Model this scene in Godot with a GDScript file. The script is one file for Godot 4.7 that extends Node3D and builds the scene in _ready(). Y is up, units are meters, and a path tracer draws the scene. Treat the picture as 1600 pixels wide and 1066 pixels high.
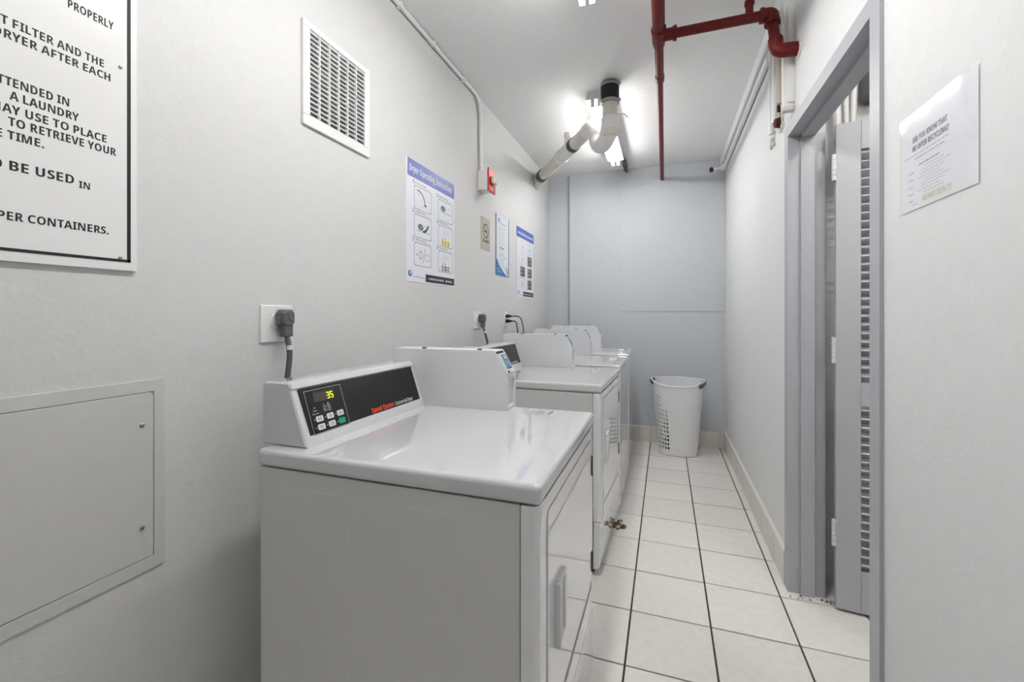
extends Node3D
# A narrow laundry room: dryers and washers along the left wall, a louvred closet door on the right.
# World: x right, y up, d = depth away from the camera (z = -d).

const CAM_H := 1.245
const FOCAL := 688.0
const T := 0.308            # floor tile pitch
const GX := -0.13627        # a grout line running along the depth
const GD := 3.14969         # a grout line running across
const XL := -1.18
const XR := 0.53
const DB := 4.53
const DF := -1.6
const HC := 2.70

var M := {}
var taken := {}

# ------------------------------------------------------------------ mesh builder
class MB:
	var v := PackedVector3Array()
	var n := PackedVector3Array()
	var u := PackedVector2Array()
	func tri(a: Vector3, b: Vector3, c: Vector3, na: Vector3, nb: Vector3, nc: Vector3, ua := Vector2.ZERO, ub := Vector2.ZERO, uc := Vector2.ZERO) -> void:
		if (b - a).cross(c - a).dot(na + nb + nc) > 0.0:
			v.append_array([a, c, b]); n.append_array([na, nc, nb]); u.append_array([ua, uc, ub])
		else:
			v.append_array([a, b, c]); n.append_array([na, nb, nc]); u.append_array([ua, ub, uc])
	func quad(a: Vector3, b: Vector3, c: Vector3, d: Vector3, nn: Vector3) -> void:
		tri(a, b, c, nn, nn, nn)
		tri(a, c, d, nn, nn, nn)
	func quads(a: Vector3, b: Vector3, c: Vector3, d: Vector3, na: Vector3, nb: Vector3, nc: Vector3, nd: Vector3) -> void:
		if not a.is_equal_approx(b): tri(a, b, c, na, nb, nc)
		if not c.is_equal_approx(d): tri(a, c, d, na, nc, nd)
	# box between two corners (any order), edges rounded by r
	func box(p: Vector3, q: Vector3, r := 0.0, seg := 2, t := Transform3D()) -> void:
		var lo := Vector3(minf(p.x, q.x), minf(p.y, q.y), minf(p.z, q.z))
		var hi := Vector3(maxf(p.x, q.x), maxf(p.y, q.y), maxf(p.z, q.z))
		var cen := (lo + hi) / 2.0
		var h := (hi - lo) / 2.0
		r = minf(r, minf(h.x, minf(h.y, h.z)) * 0.98)
		for ax in 3:
			for sg in [-1.0, 1.0]:
				var a1 := (ax + 1) % 3
				var a2 := (ax + 2) % 3
				var nn := Vector3.ZERO
				nn[ax] = sg
				if r <= 0.0:
					var c: Array[Vector3] = []
					for k in [[-1, -1], [1, -1], [1, 1], [-1, 1]]:
						var w := Vector3.ZERO
						w[ax] = sg * h[ax]; w[a1] = k[0] * h[a1]; w[a2] = k[1] * h[a2]
						c.append(t * (cen + w))
					quad(c[0], c[1], c[2], c[3], (t.basis * nn).normalized())
				else:
					var g1 := steps(h[a1], r, seg)
					var g2 := steps(h[a2], r, seg)
					var pts := []
					for x in g1:
						var row := []
						for y in g2:
							var w := Vector3.ZERO
							w[ax] = sg * h[ax]; w[a1] = x; w[a2] = y
							var inner := w.clamp(-h + Vector3.ONE * r, h - Vector3.ONE * r)
							var dn := (w - inner).normalized()
							row.append([t * (cen + inner + dn * r), (t.basis * dn).normalized()])
						pts.append(row)
					for i in g1.size() - 1:
						for j in g2.size() - 1:
							var a = pts[i][j]; var b = pts[i + 1][j]; var c2 = pts[i + 1][j + 1]; var d = pts[i][j + 1]
							quads(a[0], b[0], c2[0], d[0], a[1], b[1], c2[1], d[1])
	func steps(h: float, r: float, seg: int) -> Array:
		var o := []
		for k in seg + 1: o.append(-h + r * (1.0 - tan(PI / 4 * (1.0 - float(k) / seg))))
		for k in seg + 1: o.append(h - r * (1.0 - tan(PI / 4 * float(k) / seg)))
		return o
	# polygon in the xy plane pulled along z from z0 to z1, both ends chamfered by b
	func prism(poly: PackedVector2Array, z0: float, z1: float, b := 0.0, t := Transform3D(), smooth_deg := 35.0) -> void:
		if Geometry2D.is_polygon_clockwise(poly): poly.reverse()
		var N := poly.size()
		var en: Array[Vector2] = []
		for i in N:
			var e := (poly[(i + 1) % N] - poly[i]).normalized()
			en.append(Vector2(e.y, -e.x))
		var ins := PackedVector2Array()
		for i in N:
			var a: Vector2 = en[(i + N - 1) % N]
			var c: Vector2 = en[i]
			ins.append(poly[i] - (a + c) / maxf(0.3, 1.0 + a.dot(c)) * b)
		var lim := cos(deg_to_rad(smooth_deg))
		for i in N:
			var j := (i + 1) % N
			var pn: Vector2 = en[(i + N - 1) % N]
			var nx: Vector2 = en[j]
			var n0 := ((pn + en[i]).normalized() if pn.dot(en[i]) > lim else en[i])
			var n1 := ((nx + en[i]).normalized() if nx.dot(en[i]) > lim else en[i])
			var A0 := t.basis * Vector3(n0.x, n0.y, 0); var A1 := t.basis * Vector3(n1.x, n1.y, 0)
			quads(t * v3(poly[i], z0 + b), t * v3(poly[j], z0 + b), t * v3(poly[j], z1 - b), t * v3(poly[i], z1 - b), A0, A1, A1, A0)
			if b > 0.0:
				for s in [[z0 + b, z0, -1.0], [z1 - b, z1, 1.0]]:
					var q := (t.basis * Vector3(en[i].x, en[i].y, s[2])).normalized()
					quads(t * v3(poly[i], s[0]), t * v3(poly[j], s[0]), t * v3(ins[j], s[1]), t * v3(ins[i], s[1]), q, q, q, q)
		var ix := Geometry2D.triangulate_polygon(ins)
		for k in range(0, ix.size(), 3):
			for s in [[z0, -1.0], [z1, 1.0]]:
				var nn := (t.basis * Vector3(0, 0, s[1])).normalized()
				tri(t * v3(ins[ix[k]], s[0]), t * v3(ins[ix[k + 1]], s[0]), t * v3(ins[ix[k + 2]], s[0]), nn, nn, nn)
	func v3(p: Vector2, z: float) -> Vector3: return Vector3(p.x, p.y, z)
	# round bar along a path
	func tube(path: Array, r, sides := 14, caps := true) -> void:
		var N := path.size()
		var tan_: Array[Vector3] = []
		for i in N:
			tan_.append(((path[mini(i + 1, N - 1)] as Vector3) - (path[maxi(i - 1, 0)] as Vector3)).normalized())
		var up := Vector3.UP if absf(tan_[0].y) < 0.9 else Vector3.RIGHT
		var x := tan_[0].cross(up).normalized()
		var rings := []
		for i in N:
			if i > 0:
				x = (x - tan_[i] * x.dot(tan_[i])).normalized()
			var y := tan_[i].cross(x)
			var rr: float = r[i] if r is Array else r
			var ring := []
			for k in sides + 1:
				var a := TAU * k / sides
				var dn := x * cos(a) + y * sin(a)
				ring.append([(path[i] as Vector3) + dn * rr, dn])
			rings.append(ring)
		for i in N - 1:
			for k in sides:
				var a = rings[i][k]; var b = rings[i][k + 1]; var c = rings[i + 1][k + 1]; var d = rings[i + 1][k]
				quads(a[0], b[0], c[0], d[0], a[1], b[1], c[1], d[1])
		if caps:
			for e in [[0, -1.0], [N - 1, 1.0]]:
				var nn: Vector3 = tan_[e[0]] * e[1]
				for k in sides:
					tri(path[e[0]], rings[e[0]][k][0], rings[e[0]][k + 1][0], nn, nn, nn)
	# profile of (radius, height) turned round the local y axis
	func lathe(prof: Array, sides := 20, t := Transform3D()) -> void:
		for i in prof.size() - 1:
			var a: Vector2 = prof[i]
			var b: Vector2 = prof[i + 1]
			var e := (b - a).normalized()
			var pn := Vector2(e.y, -e.x)
			for k in sides:
				var a0 := TAU * k / sides
				var a1 := TAU * (k + 1) / sides
				var n0 := (t.basis * Vector3(pn.x * cos(a0), pn.y, pn.x * sin(a0))).normalized()
				var n1 := (t.basis * Vector3(pn.x * cos(a1), pn.y, pn.x * sin(a1))).normalized()
				quads(t * Vector3(a.x * cos(a0), a.y, a.x * sin(a0)), t * Vector3(a.x * cos(a1), a.y, a.x * sin(a1)), t * Vector3(b.x * cos(a1), b.y, b.x * sin(a1)), t * Vector3(b.x * cos(a0), b.y, b.x * sin(a0)), n0, n1, n1, n0)
	# thin sheet w x h in the xy plane centred on the origin, front at z = th, picture on the front
	func sheet(w: float, h: float, th: float) -> void:
		var a := Vector3(-w / 2, -h / 2, th); var b := Vector3(w / 2, -h / 2, th); var c := Vector3(w / 2, h / 2, th); var d := Vector3(-w / 2, h / 2, th)
		var f := Vector3(0, 0, 1)
		tri(a, b, c, f, f, f, Vector2(0, 1), Vector2(1, 1), Vector2(1, 0))
		tri(a, c, d, f, f, f, Vector2(0, 1), Vector2(1, 0), Vector2(0, 0))
		var back := Vector3(0, 0, -th)
		quad(a + back, b + back, c + back, d + back, -f)
		quad(a, b, b + back, a + back, Vector3.DOWN)
		quad(c, d, d + back, c + back, Vector3.UP)
		quad(b, c, c + back, b + back, Vector3.RIGHT)
		quad(d, a, a + back, d + back, Vector3.LEFT)
	func mesh() -> ArrayMesh:
		var arr := []
		arr.resize(Mesh.ARRAY_MAX)
		arr[Mesh.ARRAY_VERTEX] = v
		arr[Mesh.ARRAY_NORMAL] = n
		arr[Mesh.ARRAY_TEX_UV] = u
		var m := ArrayMesh.new()
		m.add_surface_from_arrays(Mesh.PRIMITIVE_TRIANGLES, arr)
		return m

# ------------------------------------------------------------------ helpers
func P(x: float, y: float, d: float) -> Vector3: return Vector3(x, y, -d)

func part(called: String, mb: MB, mat: Material, parent: Node, xf := Transform3D()) -> MeshInstance3D:
	return place(called, mb.mesh(), mat, parent, xf)

func place(called: String, mesh: Mesh, mat: Material, parent: Node, xf := Transform3D()) -> MeshInstance3D:
	var o := MeshInstance3D.new()
	o.mesh = mesh
	o.material_override = mat
	o.name = numbered(called) if parent == self else called
	o.transform = xf
	parent.add_child(o, true)
	return o

func numbered(called: String) -> String:
	var k: int = taken.get(called, 0)
	taken[called] = k + 1
	return called if k == 0 else "%s_%03d" % [called, k]

func thing(called: String, label: String, category: String, at := Vector3.ZERO, group := "", turn := 0.0) -> Node3D:
	var o := Node3D.new()
	o.name = numbered(called)
	o.position = at
	o.rotation.y = turn
	add_child(o, true)
	return tag(o, label, category, group)

func tag(o: Node3D, label: String, category: String, group := "") -> Node3D:
	o.set_meta("label", label)
	o.set_meta("category", category)
	if group != "": o.set_meta("group", group)
	return o

func struct(called: String, mb: MB, mat: Material, label := "") -> MeshInstance3D:
	var o := part(called, mb, mat, self)
	o.set_meta("kind", "structure")
	if label != "": o.set_meta("label", label)
	return o

func fillet(pts: Array, r: float, n := 6) -> Array:
	var o := [pts[0]]
	for i in range(1, pts.size() - 1):
		var b: Vector3 = pts[i]
		var u := ((pts[i - 1] as Vector3) - b)
		var w := ((pts[i + 1] as Vector3) - b)
		var rr := minf(r, minf(u.length(), w.length()) * 0.49)
		var s := b + u.normalized() * rr
		var e := b + w.normalized() * rr
		for k in n + 1:
			var q := float(k) / n
			o.append(s.lerp(b, q).lerp(b.lerp(e, q), q))
	o.append(pts[-1])
	return o

func rrect(x0: float, y0: float, x1: float, y1: float, r: float, n := 5) -> PackedVector2Array:
	var o := PackedVector2Array()
	for c in [[x1 - r, y1 - r, 0.0], [x0 + r, y1 - r, 90.0], [x0 + r, y0 + r, 180.0], [x1 - r, y0 + r, 270.0]]:
		for k in n + 1:
			var a := deg_to_rad(c[2] + 90.0 * k / n)
			o.append(Vector2(c[0] + cos(a) * r, c[1] + sin(a) * r))
	return o

func mat(c: Color, rough := 0.6, metal := 0.0, spec := 0.5) -> StandardMaterial3D:
	var m := StandardMaterial3D.new()
	m.albedo_color = c
	m.roughness = rough
	m.metallic = metal
	m.metallic_specular = spec
	return m

func noise_tex(freq: float, size: int, sd: int, ramp: Gradient = null, oct := 4) -> NoiseTexture2D:
	var f := FastNoiseLite.new()
	f.seed = sd
	f.frequency = freq
	f.fractal_octaves = oct
	var t := NoiseTexture2D.new()
	t.width = size; t.height = size
	t.seamless = true
	t.noise = f
	if ramp: t.color_ramp = ramp
	return t

func ramp(a: Color, b: Color) -> Gradient:
	var g := Gradient.new()
	g.set_color(0, a); g.set_color(1, b)
	return g

func tri_map(m: StandardMaterial3D, s: float) -> StandardMaterial3D:
	m.uv1_triplanar = true
	m.uv1_world_triplanar = true
	m.uv1_scale = Vector3(s, s, s)
	return m

# lettering fitted to a width and a height; origin = left end of the base line
func letters(called: String, s: String, w: float, h: float, material: Material, parent: Node, xf: Transform3D, bold := true, mono := false) -> void:
	var f := SystemFont.new()
	f.font_names = PackedStringArray(["Droid Sans Mono" if mono else "Droid Sans"])
	f.font_weight = 700 if bold else 400
	var tm := TextMesh.new()
	tm.font = f
	tm.text = s
	tm.font_size = 48
	tm.pixel_size = 0.001
	tm.depth = 0.01
	tm.horizontal_alignment = HORIZONTAL_ALIGNMENT_LEFT
	var bb := tm.get_aabb()
	var sx := w / maxf(bb.size.x, 0.001)
	var sy := h / maxf(bb.size.y, 0.001)
	var k := Transform3D(Basis.from_scale(Vector3(sx, sy, 0.04)), Vector3(-bb.position.x * sx, -bb.position.y * sy, 0.0002))
	place(called, tm, material, parent, xf * k)

# ---- print (flat pictures on posters)
func fill(im: Image, x: float, y: float, w: float, h: float, c: Color) -> void:
	im.fill_rect(Rect2i(int(x), int(y), maxi(1, int(w)), maxi(1, int(h))), c)

func outline(im: Image, x: float, y: float, w: float, h: float, r: float, th: float, c: Color) -> void:
	var cx := x + w / 2; var cy := y + h / 2
	for j in range(int(y) - 2, int(y + h) + 3):
		for i in range(int(x) - 2, int(x + w) + 3):
			if i < 0 or j < 0 or i >= im.get_width() or j >= im.get_height(): continue
			var q := Vector2(absf(i - cx) - w / 2 + r, absf(j - cy) - h / 2 + r)
			var sd := Vector2(maxf(q.x, 0), maxf(q.y, 0)).length() + minf(maxf(q.x, q.y), 0.0) - r
			if absf(sd + th / 2) < th / 2: im.set_pixel(i, j, c)

func ellipse(im: Image, cx: float, cy: float, rx: float, ry: float, c: Color, hollow := 0.0) -> void:
	for j in range(maxi(0, int(cy - ry) - 1), mini(im.get_height(), int(cy + ry) + 2)):
		for i in range(maxi(0, int(cx - rx) - 1), mini(im.get_width(), int(cx + rx) + 2)):
			var e := Vector2((i - cx) / rx, (j - cy) / ry).length()
			if e <= 1.0 and e >= hollow: im.set_pixel(i, j, c)

func stroke(im: Image, a: Vector2, b: Vector2, th: float, c: Color) -> void:
	var lo := Vector2(minf(a.x, b.x), minf(a.y, b.y)) - Vector2.ONE * th
	var hi := Vector2(maxf(a.x, b.x), maxf(a.y, b.y)) + Vector2.ONE * th
	for j in range(maxi(0, int(lo.y)), mini(im.get_height(), int(hi.y) + 1)):
		for i in range(maxi(0, int(lo.x)), mini(im.get_width(), int(hi.x) + 1)):
			var p := Vector2(i, j)
			if Geometry2D.get_closest_point_to_segment(p, a, b).distance_to(p) <= th / 2: im.set_pixel(i, j, c)

# a line of print too small to read: short dashes of uneven length
func scribble(im: Image, rng: RandomNumberGenerator, x: float, y: float, w: float, h: float, c: Color) -> void:
	var p := x
	while p < x + w:
		var l := minf(rng.randf_range(4, 16), x + w - p)
		for i in range(int(p), int(p + l)):
			var up := int(rng.randf_range(0, h * 0.5))
			fill(im, i, y + up, 1, h - up, c)
			if rng.randf() < 0.25: fill(im, i, y + h * 0.3, 1, h * 0.3, Color(1, 1, 1).lerp(c, 0.3))
		p += l + 4

func printed(im: Image, rough := 0.35) -> StandardMaterial3D:
	var m := mat(Color.WHITE, rough)
	m.albedo_texture = ImageTexture.create_from_image(im)
	m.texture_repeat = false
	return m

func left_wall(x: float, y: float, d: float) -> Transform3D: return Transform3D(Basis(Vector3.UP, PI / 2), P(x, y, d))
func right_wall(x: float, y: float, d: float) -> Transform3D: return Transform3D(Basis(Vector3.UP, -PI / 2), P(x, y, d))

# ------------------------------------------------------------------ scene
func _ready() -> void:
	camera_and_light()
	materials()
	shell()
	door_and_frame()
	closet()
	fixtures()
	machines()
	basket()
	left_wall_things()
	right_wall_things()
	ceiling_pipes()
	floor_debris()

func camera_and_light() -> void:
	var cam := Camera3D.new()
	cam.name = "camera"
	cam.projection = Camera3D.PROJECTION_FRUSTUM
	cam.near = 0.05
	cam.far = 50.0
	cam.size = cam.near * 1066.0 / FOCAL
	cam.frustum_offset = Vector2(0, -41.0 / FOCAL * cam.near)
	cam.position = Vector3(0, CAM_H, 0)
	cam.rotation.y = 0.334988
	cam.current = true
	add_child(cam)
	var e := Environment.new()
	e.background_mode = Environment.BG_COLOR
	e.background_color = Color(0.02, 0.02, 0.02)
	e.tonemap_mode = Environment.TONE_MAPPER_LINEAR
	e.tonemap_exposure = 1.02
	e.sdfgi_enabled = true
	e.ssao_enabled = true
	e.ssil_enabled = true
	var we := WorldEnvironment.new()
	we.name = "environment"
	we.environment = e
	add_child(we)

func materials() -> void:
	var bump := noise_tex(0.06, 512, 3, null, 4)
	var blot := noise_tex(0.02, 512, 8, ramp(Color(0.982, 0.982, 0.98), Color(1, 1, 1)), 5)
	for w in [["wall", Color(0.825, 0.826, 0.826), 0.04], ["wall_near", Color(0.92, 0.92, 0.92), 0.04], ["ceiling", Color(0.95, 0.95, 0.95), 0.03], ["wall_blue", Color(0.80, 0.815, 0.835), 0.02], ["wall_white", Color(0.895, 0.897, 0.90), 0.035]]:
		var m := mat(w[1], 0.62, 0.0, 0.4)
		m.albedo_texture = blot
		m.heightmap_enabled = true
		m.heightmap_texture = bump
		m.heightmap_scale = w[2]
		M[w[0]] = tri_map(m, 1.7)
	M.grout = tri_map(mat(Color(0.36, 0.31, 0.25), 0.9), 3.0)
	M.grout.albedo_texture = noise_tex(0.05, 256, 21, ramp(Color(0.6, 0.58, 0.55), Color(1, 1, 1)))
	M.tiles = []
	var vein := noise_tex(0.022, 512, 15, ramp(Color(0.962, 0.958, 0.95), Color(1, 1, 1)), 6)
	for k in 4:
		var g: float = [0.0, 0.012, -0.014, 0.006][k]
		var m := mat(Color(0.925 + g, 0.915 + g, 0.90 + g), 0.34, 0.0, 0.45)
		m.albedo_texture = vein
		M.tiles.append(tri_map(m, 1.9 + 0.15 * k))
	M.base_tile = tri_map(mat(Color(0.90, 0.885, 0.865), 0.35), 2.2)
	M.base_tile.albedo_texture = vein
	M.caulk = mat(Color(0.86, 0.85, 0.83), 0.7)
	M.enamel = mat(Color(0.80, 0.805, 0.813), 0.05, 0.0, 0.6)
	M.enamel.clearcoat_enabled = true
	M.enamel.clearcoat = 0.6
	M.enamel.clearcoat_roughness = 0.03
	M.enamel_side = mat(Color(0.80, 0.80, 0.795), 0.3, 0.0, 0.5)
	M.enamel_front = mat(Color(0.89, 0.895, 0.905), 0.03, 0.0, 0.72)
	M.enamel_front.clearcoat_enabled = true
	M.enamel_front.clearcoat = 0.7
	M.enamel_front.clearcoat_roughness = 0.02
	M.case_white = mat(Color(0.86, 0.865, 0.875), 0.32, 0.0, 0.5)
	M.plastic_white = mat(Color(0.90, 0.90, 0.90), 0.3)
	M.black = mat(Color(0.03, 0.03, 0.03), 0.6)
	M.black_gloss = mat(Color(0.075, 0.07, 0.075), 0.22)
	M.dark_rubber = mat(Color(0.07, 0.07, 0.07), 0.7)
	M.hinge_dark = mat(Color(0.2, 0.2, 0.2), 0.5)
	M.ink = mat(Color(0.06, 0.06, 0.065), 0.6)
	M.white_ink = mat(Color(0.85, 0.85, 0.85), 0.5)
	M.orange_ink = mat(Color(0.95, 0.25, 0.08), 0.5)
	M.grey_ink = mat(Color(0.42, 0.42, 0.46), 0.6)
	M.gold_ink = mat(Color(0.8, 0.77, 0.62), 0.6)
	M.key = mat(Color(0.85, 0.85, 0.85), 0.45)
	M.key_green = mat(Color(0.05, 0.62, 0.42), 0.45)
	M.lcd = mat(Color(0.27, 0.24, 0.21), 0.2)
	M.digit = mat(Color(0.8, 0.8, 0.1), 0.4)
	M.digit.emission_enabled = true
	M.digit.emission = Color(0.92, 0.92, 0.06)
	M.digit.emission_energy_multiplier = 0.8
	M.grey_paint = tri_map(mat(Color(0.71, 0.72, 0.735), 0.42), 2.5)
	M.grey_paint.albedo_texture = blot
	M.frame_paint = tri_map(mat(Color(0.69, 0.70, 0.72), 0.4), 2.5)
	M.frame_paint.albedo_texture = blot
	M.hinge_paint = mat(Color(0.85, 0.85, 0.85), 0.45)
	M.red = tri_map(mat(Color(0.44, 0.115, 0.105), 0.5, 0.0, 0.35), 6.0)
	M.red.albedo_texture = noise_tex(0.03, 256, 31, ramp(Color(0.75, 0.72, 0.72), Color(1, 1, 1)))
	M.pvc = mat(Color(0.88, 0.875, 0.865), 0.38)
	M.pvc_cream = tri_map(mat(Color(0.885, 0.87, 0.835), 0.4), 8.0)
	M.pvc_cream.albedo_texture = noise_tex(0.05, 256, 41, ramp(Color(0.88, 0.86, 0.82), Color(1, 1, 1)))
	M.steel = mat(Color(0.62, 0.62, 0.62), 0.35, 0.9)
	M.plug_grey = mat(Color(0.36, 0.36, 0.37), 0.6)
	M.cord_grey = mat(Color(0.33, 0.33, 0.33), 0.65)
	M.panel_grey = tri_map(mat(Color(0.79, 0.79, 0.78), 0.45), 1.7)
	M.panel_grey.albedo_texture = blot
	M.alarm_red = mat(Color(0.72, 0.1, 0.1), 0.35)
	M.strobe = mat(Color(0.88, 0.85, 0.76), 0.12)
	M.basket = mat(Color(0.94, 0.945, 0.95), 0.4)
	M.grip = mat(Color(0.36, 0.37, 0.39), 0.5)
	M.cloth = mat(Color(0.72, 0.66, 0.42), 0.95)
	M.cloth_dark = mat(Color(0.13, 0.15, 0.2), 0.95)
	M.rust = tri_map(mat(Color(0.45, 0.2, 0.1), 0.9), 12.0)
	M.rust.albedo_texture = noise_tex(0.06, 128, 51, ramp(Color(0.45, 0.4, 0.4), Color(1, 1, 1)))
	M.plaster = mat(Color(0.84, 0.83, 0.81), 0.9)
	M.tube = mat(Color(1, 1, 1), 0.4)
	M.tube.emission_enabled = true
	M.tube.emission = Color(1.0, 0.995, 0.985)
	M.tube.emission_energy_multiplier = 33.0
	M.bulb = mat(Color(1, 1, 1), 0.3)
	M.bulb.emission_enabled = true
	M.bulb.emission = Color(1.0, 0.99, 0.97)
	M.bulb.emission_energy_multiplier = 2.0
	M.fixture = mat(Color(0.85, 0.85, 0.85), 0.4)
	M.duct = mat(Color(0.5, 0.5, 0.5), 0.4, 0.7)
	M.filter_cloth = mat(Color(0.62, 0.62, 0.6), 0.95)
	M.dirt = tri_map(mat(Color(0.52, 0.43, 0.31), 0.95), 14.0)
	M.dirt.albedo_texture = noise_tex(0.06, 128, 61, ramp(Color(0.6, 0.58, 0.55), Color(1, 1, 1)))
	M.tan = mat(Color(0.74, 0.69, 0.63), 0.7)

# ------------------------------------------------------------------ room
func shell() -> void:
	var b := MB.new()
	b.box(P(XL - 0.12, -0.12, DF - 0.12), P(2.3, -0.006, DB + 0.2))
	var fl := struct("floor", b, M.grout, "square off-white floor tiles with brown grout")
	var rng := RandomNumberGenerator.new()
	rng.seed = 5
	var cache := {}
	var g := 0.0035
	for i in range(-4, 6):
		for j in range(-16, 6):
			var x0 := GX + i * T + g; var x1 := GX + (i + 1) * T - g
			var d0 := GD + j * T + g; var d1 := GD + (j + 1) * T - g
			x0 = maxf(x0, XL); d0 = maxf(d0, DF); d1 = minf(d1, DB - 0.003)
			# behind the closet doorway the same tiles run on
			if x1 > XR and not (d1 > 1.1 and d0 < 2.9): x1 = XR
			if x0 > 1.7 or x1 - x0 < 0.012 or d1 - d0 < 0.012: continue
			var key := "%.3f %.3f" % [x1 - x0, d1 - d0]
			if not cache.has(key):
				var t := MB.new()
				t.box(Vector3(0, -0.008, 0), Vector3(x1 - x0, 0, -(d1 - d0)), 0.0012, 1)
				cache[key] = t.mesh()
			place("tile", cache[key], M.tiles[rng.randi() % 4], fl, Transform3D(Basis(), P(x0, rng.randf_range(-0.0006, 0.0004), d0)))
	b = MB.new()
	b.box(P(XL - 0.12, HC, DF - 0.12), P(2.3, HC + 0.12, DB + 0.2))
	struct("ceiling", b, M.ceiling, "plain painted ceiling")
	# left wall with the duct opening behind the grille
	b = MB.new()
	b.box(P(XL - 0.12, 0, DF - 0.12), P(XL, 1.93, DB + 0.2))
	b.box(P(XL - 0.12, 2.245, DF - 0.12), P(XL, HC, DB + 0.2))
	b.box(P(XL - 0.12, 1.93, DF - 0.12), P(XL, 2.245, 1.215))
	b.box(P(XL - 0.12, 1.93, 1.525), P(XL, 2.245, DB + 0.2))
	b.box(P(XL - 0.16, 1.90, 1.18), P(XL - 0.12, 2.28, 1.56))
	struct("wall_left", b, M.wall, "white plaster wall behind the machines")
	# back wall: main face, and a narrow strip at the left set back a little
	b = MB.new()
	b.box(P(-0.943, 0, DB), P(2.3, HC, DB + 0.2), 0.004, 1)
	b.box(P(XL - 0.01, 0, DB + 0.05), P(-0.94, HC, DB + 0.2))
	var wb := struct("wall_back", b, M.wall_blue, "pale blue-grey wall at the end of the room")
	b = MB.new()
	b.prism(PackedVector2Array([Vector2(-0.421, 1.276), Vector2(XR, 1.274), Vector2(XR, 2.512), Vector2(0.2, 2.505), Vector2(0.0, 2.528), Vector2(-0.2, 2.522), Vector2(-0.35, 2.50), Vector2(-0.40, 2.49), Vector2(-0.424, 2.44), Vector2(-0.42, 2.0), Vector2(-0.426, 1.8)]), -DB - 0.01, -DB + 0.005, 0.003)
	part("patch", b, M.wall_blue, wb)
	# right wall: beyond the door, before it, above it
	b = MB.new()
	b.box(P(XR, 0, 2.33), P(XR + 0.15, HC, DB + 0.01))
	b.box(P(XR, 2.09, 1.39), P(XR + 0.085, HC, 2.33))
	b.box(P(XR, 0, DF - 0.12), P(XR + 0.15, HC, 1.39))
	struct("wall_right", b, M.wall_white, "white painted wall with the closet doorway")
	b = MB.new()
	b.box(P(XL - 0.12, 0, DF - 0.12), P(XR + 0.15, HC, DF))
	struct("wall_front", b, M.wall_near, "white wall behind the viewer")
	# tiled skirting
	b = MB.new()
	b.box(P(XR - 0.006, 0, 2.335), P(XR + 0.001, 0.148, DB))
	b.prism(PackedVector2Array([Vector2(XR + 0.001, 0.148), Vector2(XR - 0.014, 0.150), Vector2(XR - 0.012, 0.155), Vector2(XR + 0.001, 0.163)]), -DB, -2.335)
	var br := struct("baseboard_right", b, M.caulk, "beige skirting tiles along the white wall")
	for j in range(-3, 5):
		var d0 := maxf(GD + j * T + 0.002, 2.336)
		var d1 := minf(GD + (j + 1) * T - 0.002, DB - 0.013)
		if d1 - d0 < 0.01: continue
		b = MB.new()
		b.box(P(XR - 0.014, 0.001, d0), P(XR - 0.004, 0.15, d1), 0.0015, 1)
		part("tile", b, M.base_tile, br)
	b = MB.new()
	b.box(P(-0.94, 0, DB - 0.006), P(XR, 0.146, DB + 0.001))
	b.box(P(-0.94, 0.144, DB - 0.01), P(XR, 0.150, DB + 0.001), 0.003, 1)
	var bb := struct("baseboard_back", b, M.caulk, "beige skirting tiles along the blue-grey wall")
	for i in range(-3, 3):
		var x0 := maxf(GX + i * T + 0.002, -0.94)
		var x1 := minf(GX + (i + 1) * T - 0.002, XR - 0.015)
		if x1 - x0 < 0.01: continue
		b = MB.new()
		b.box(P(x0, 0.001, DB - 0.013), P(x1, 0.146, DB - 0.003), 0.0015, 1)
		part("tile", b, M.base_tile, bb)

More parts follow.
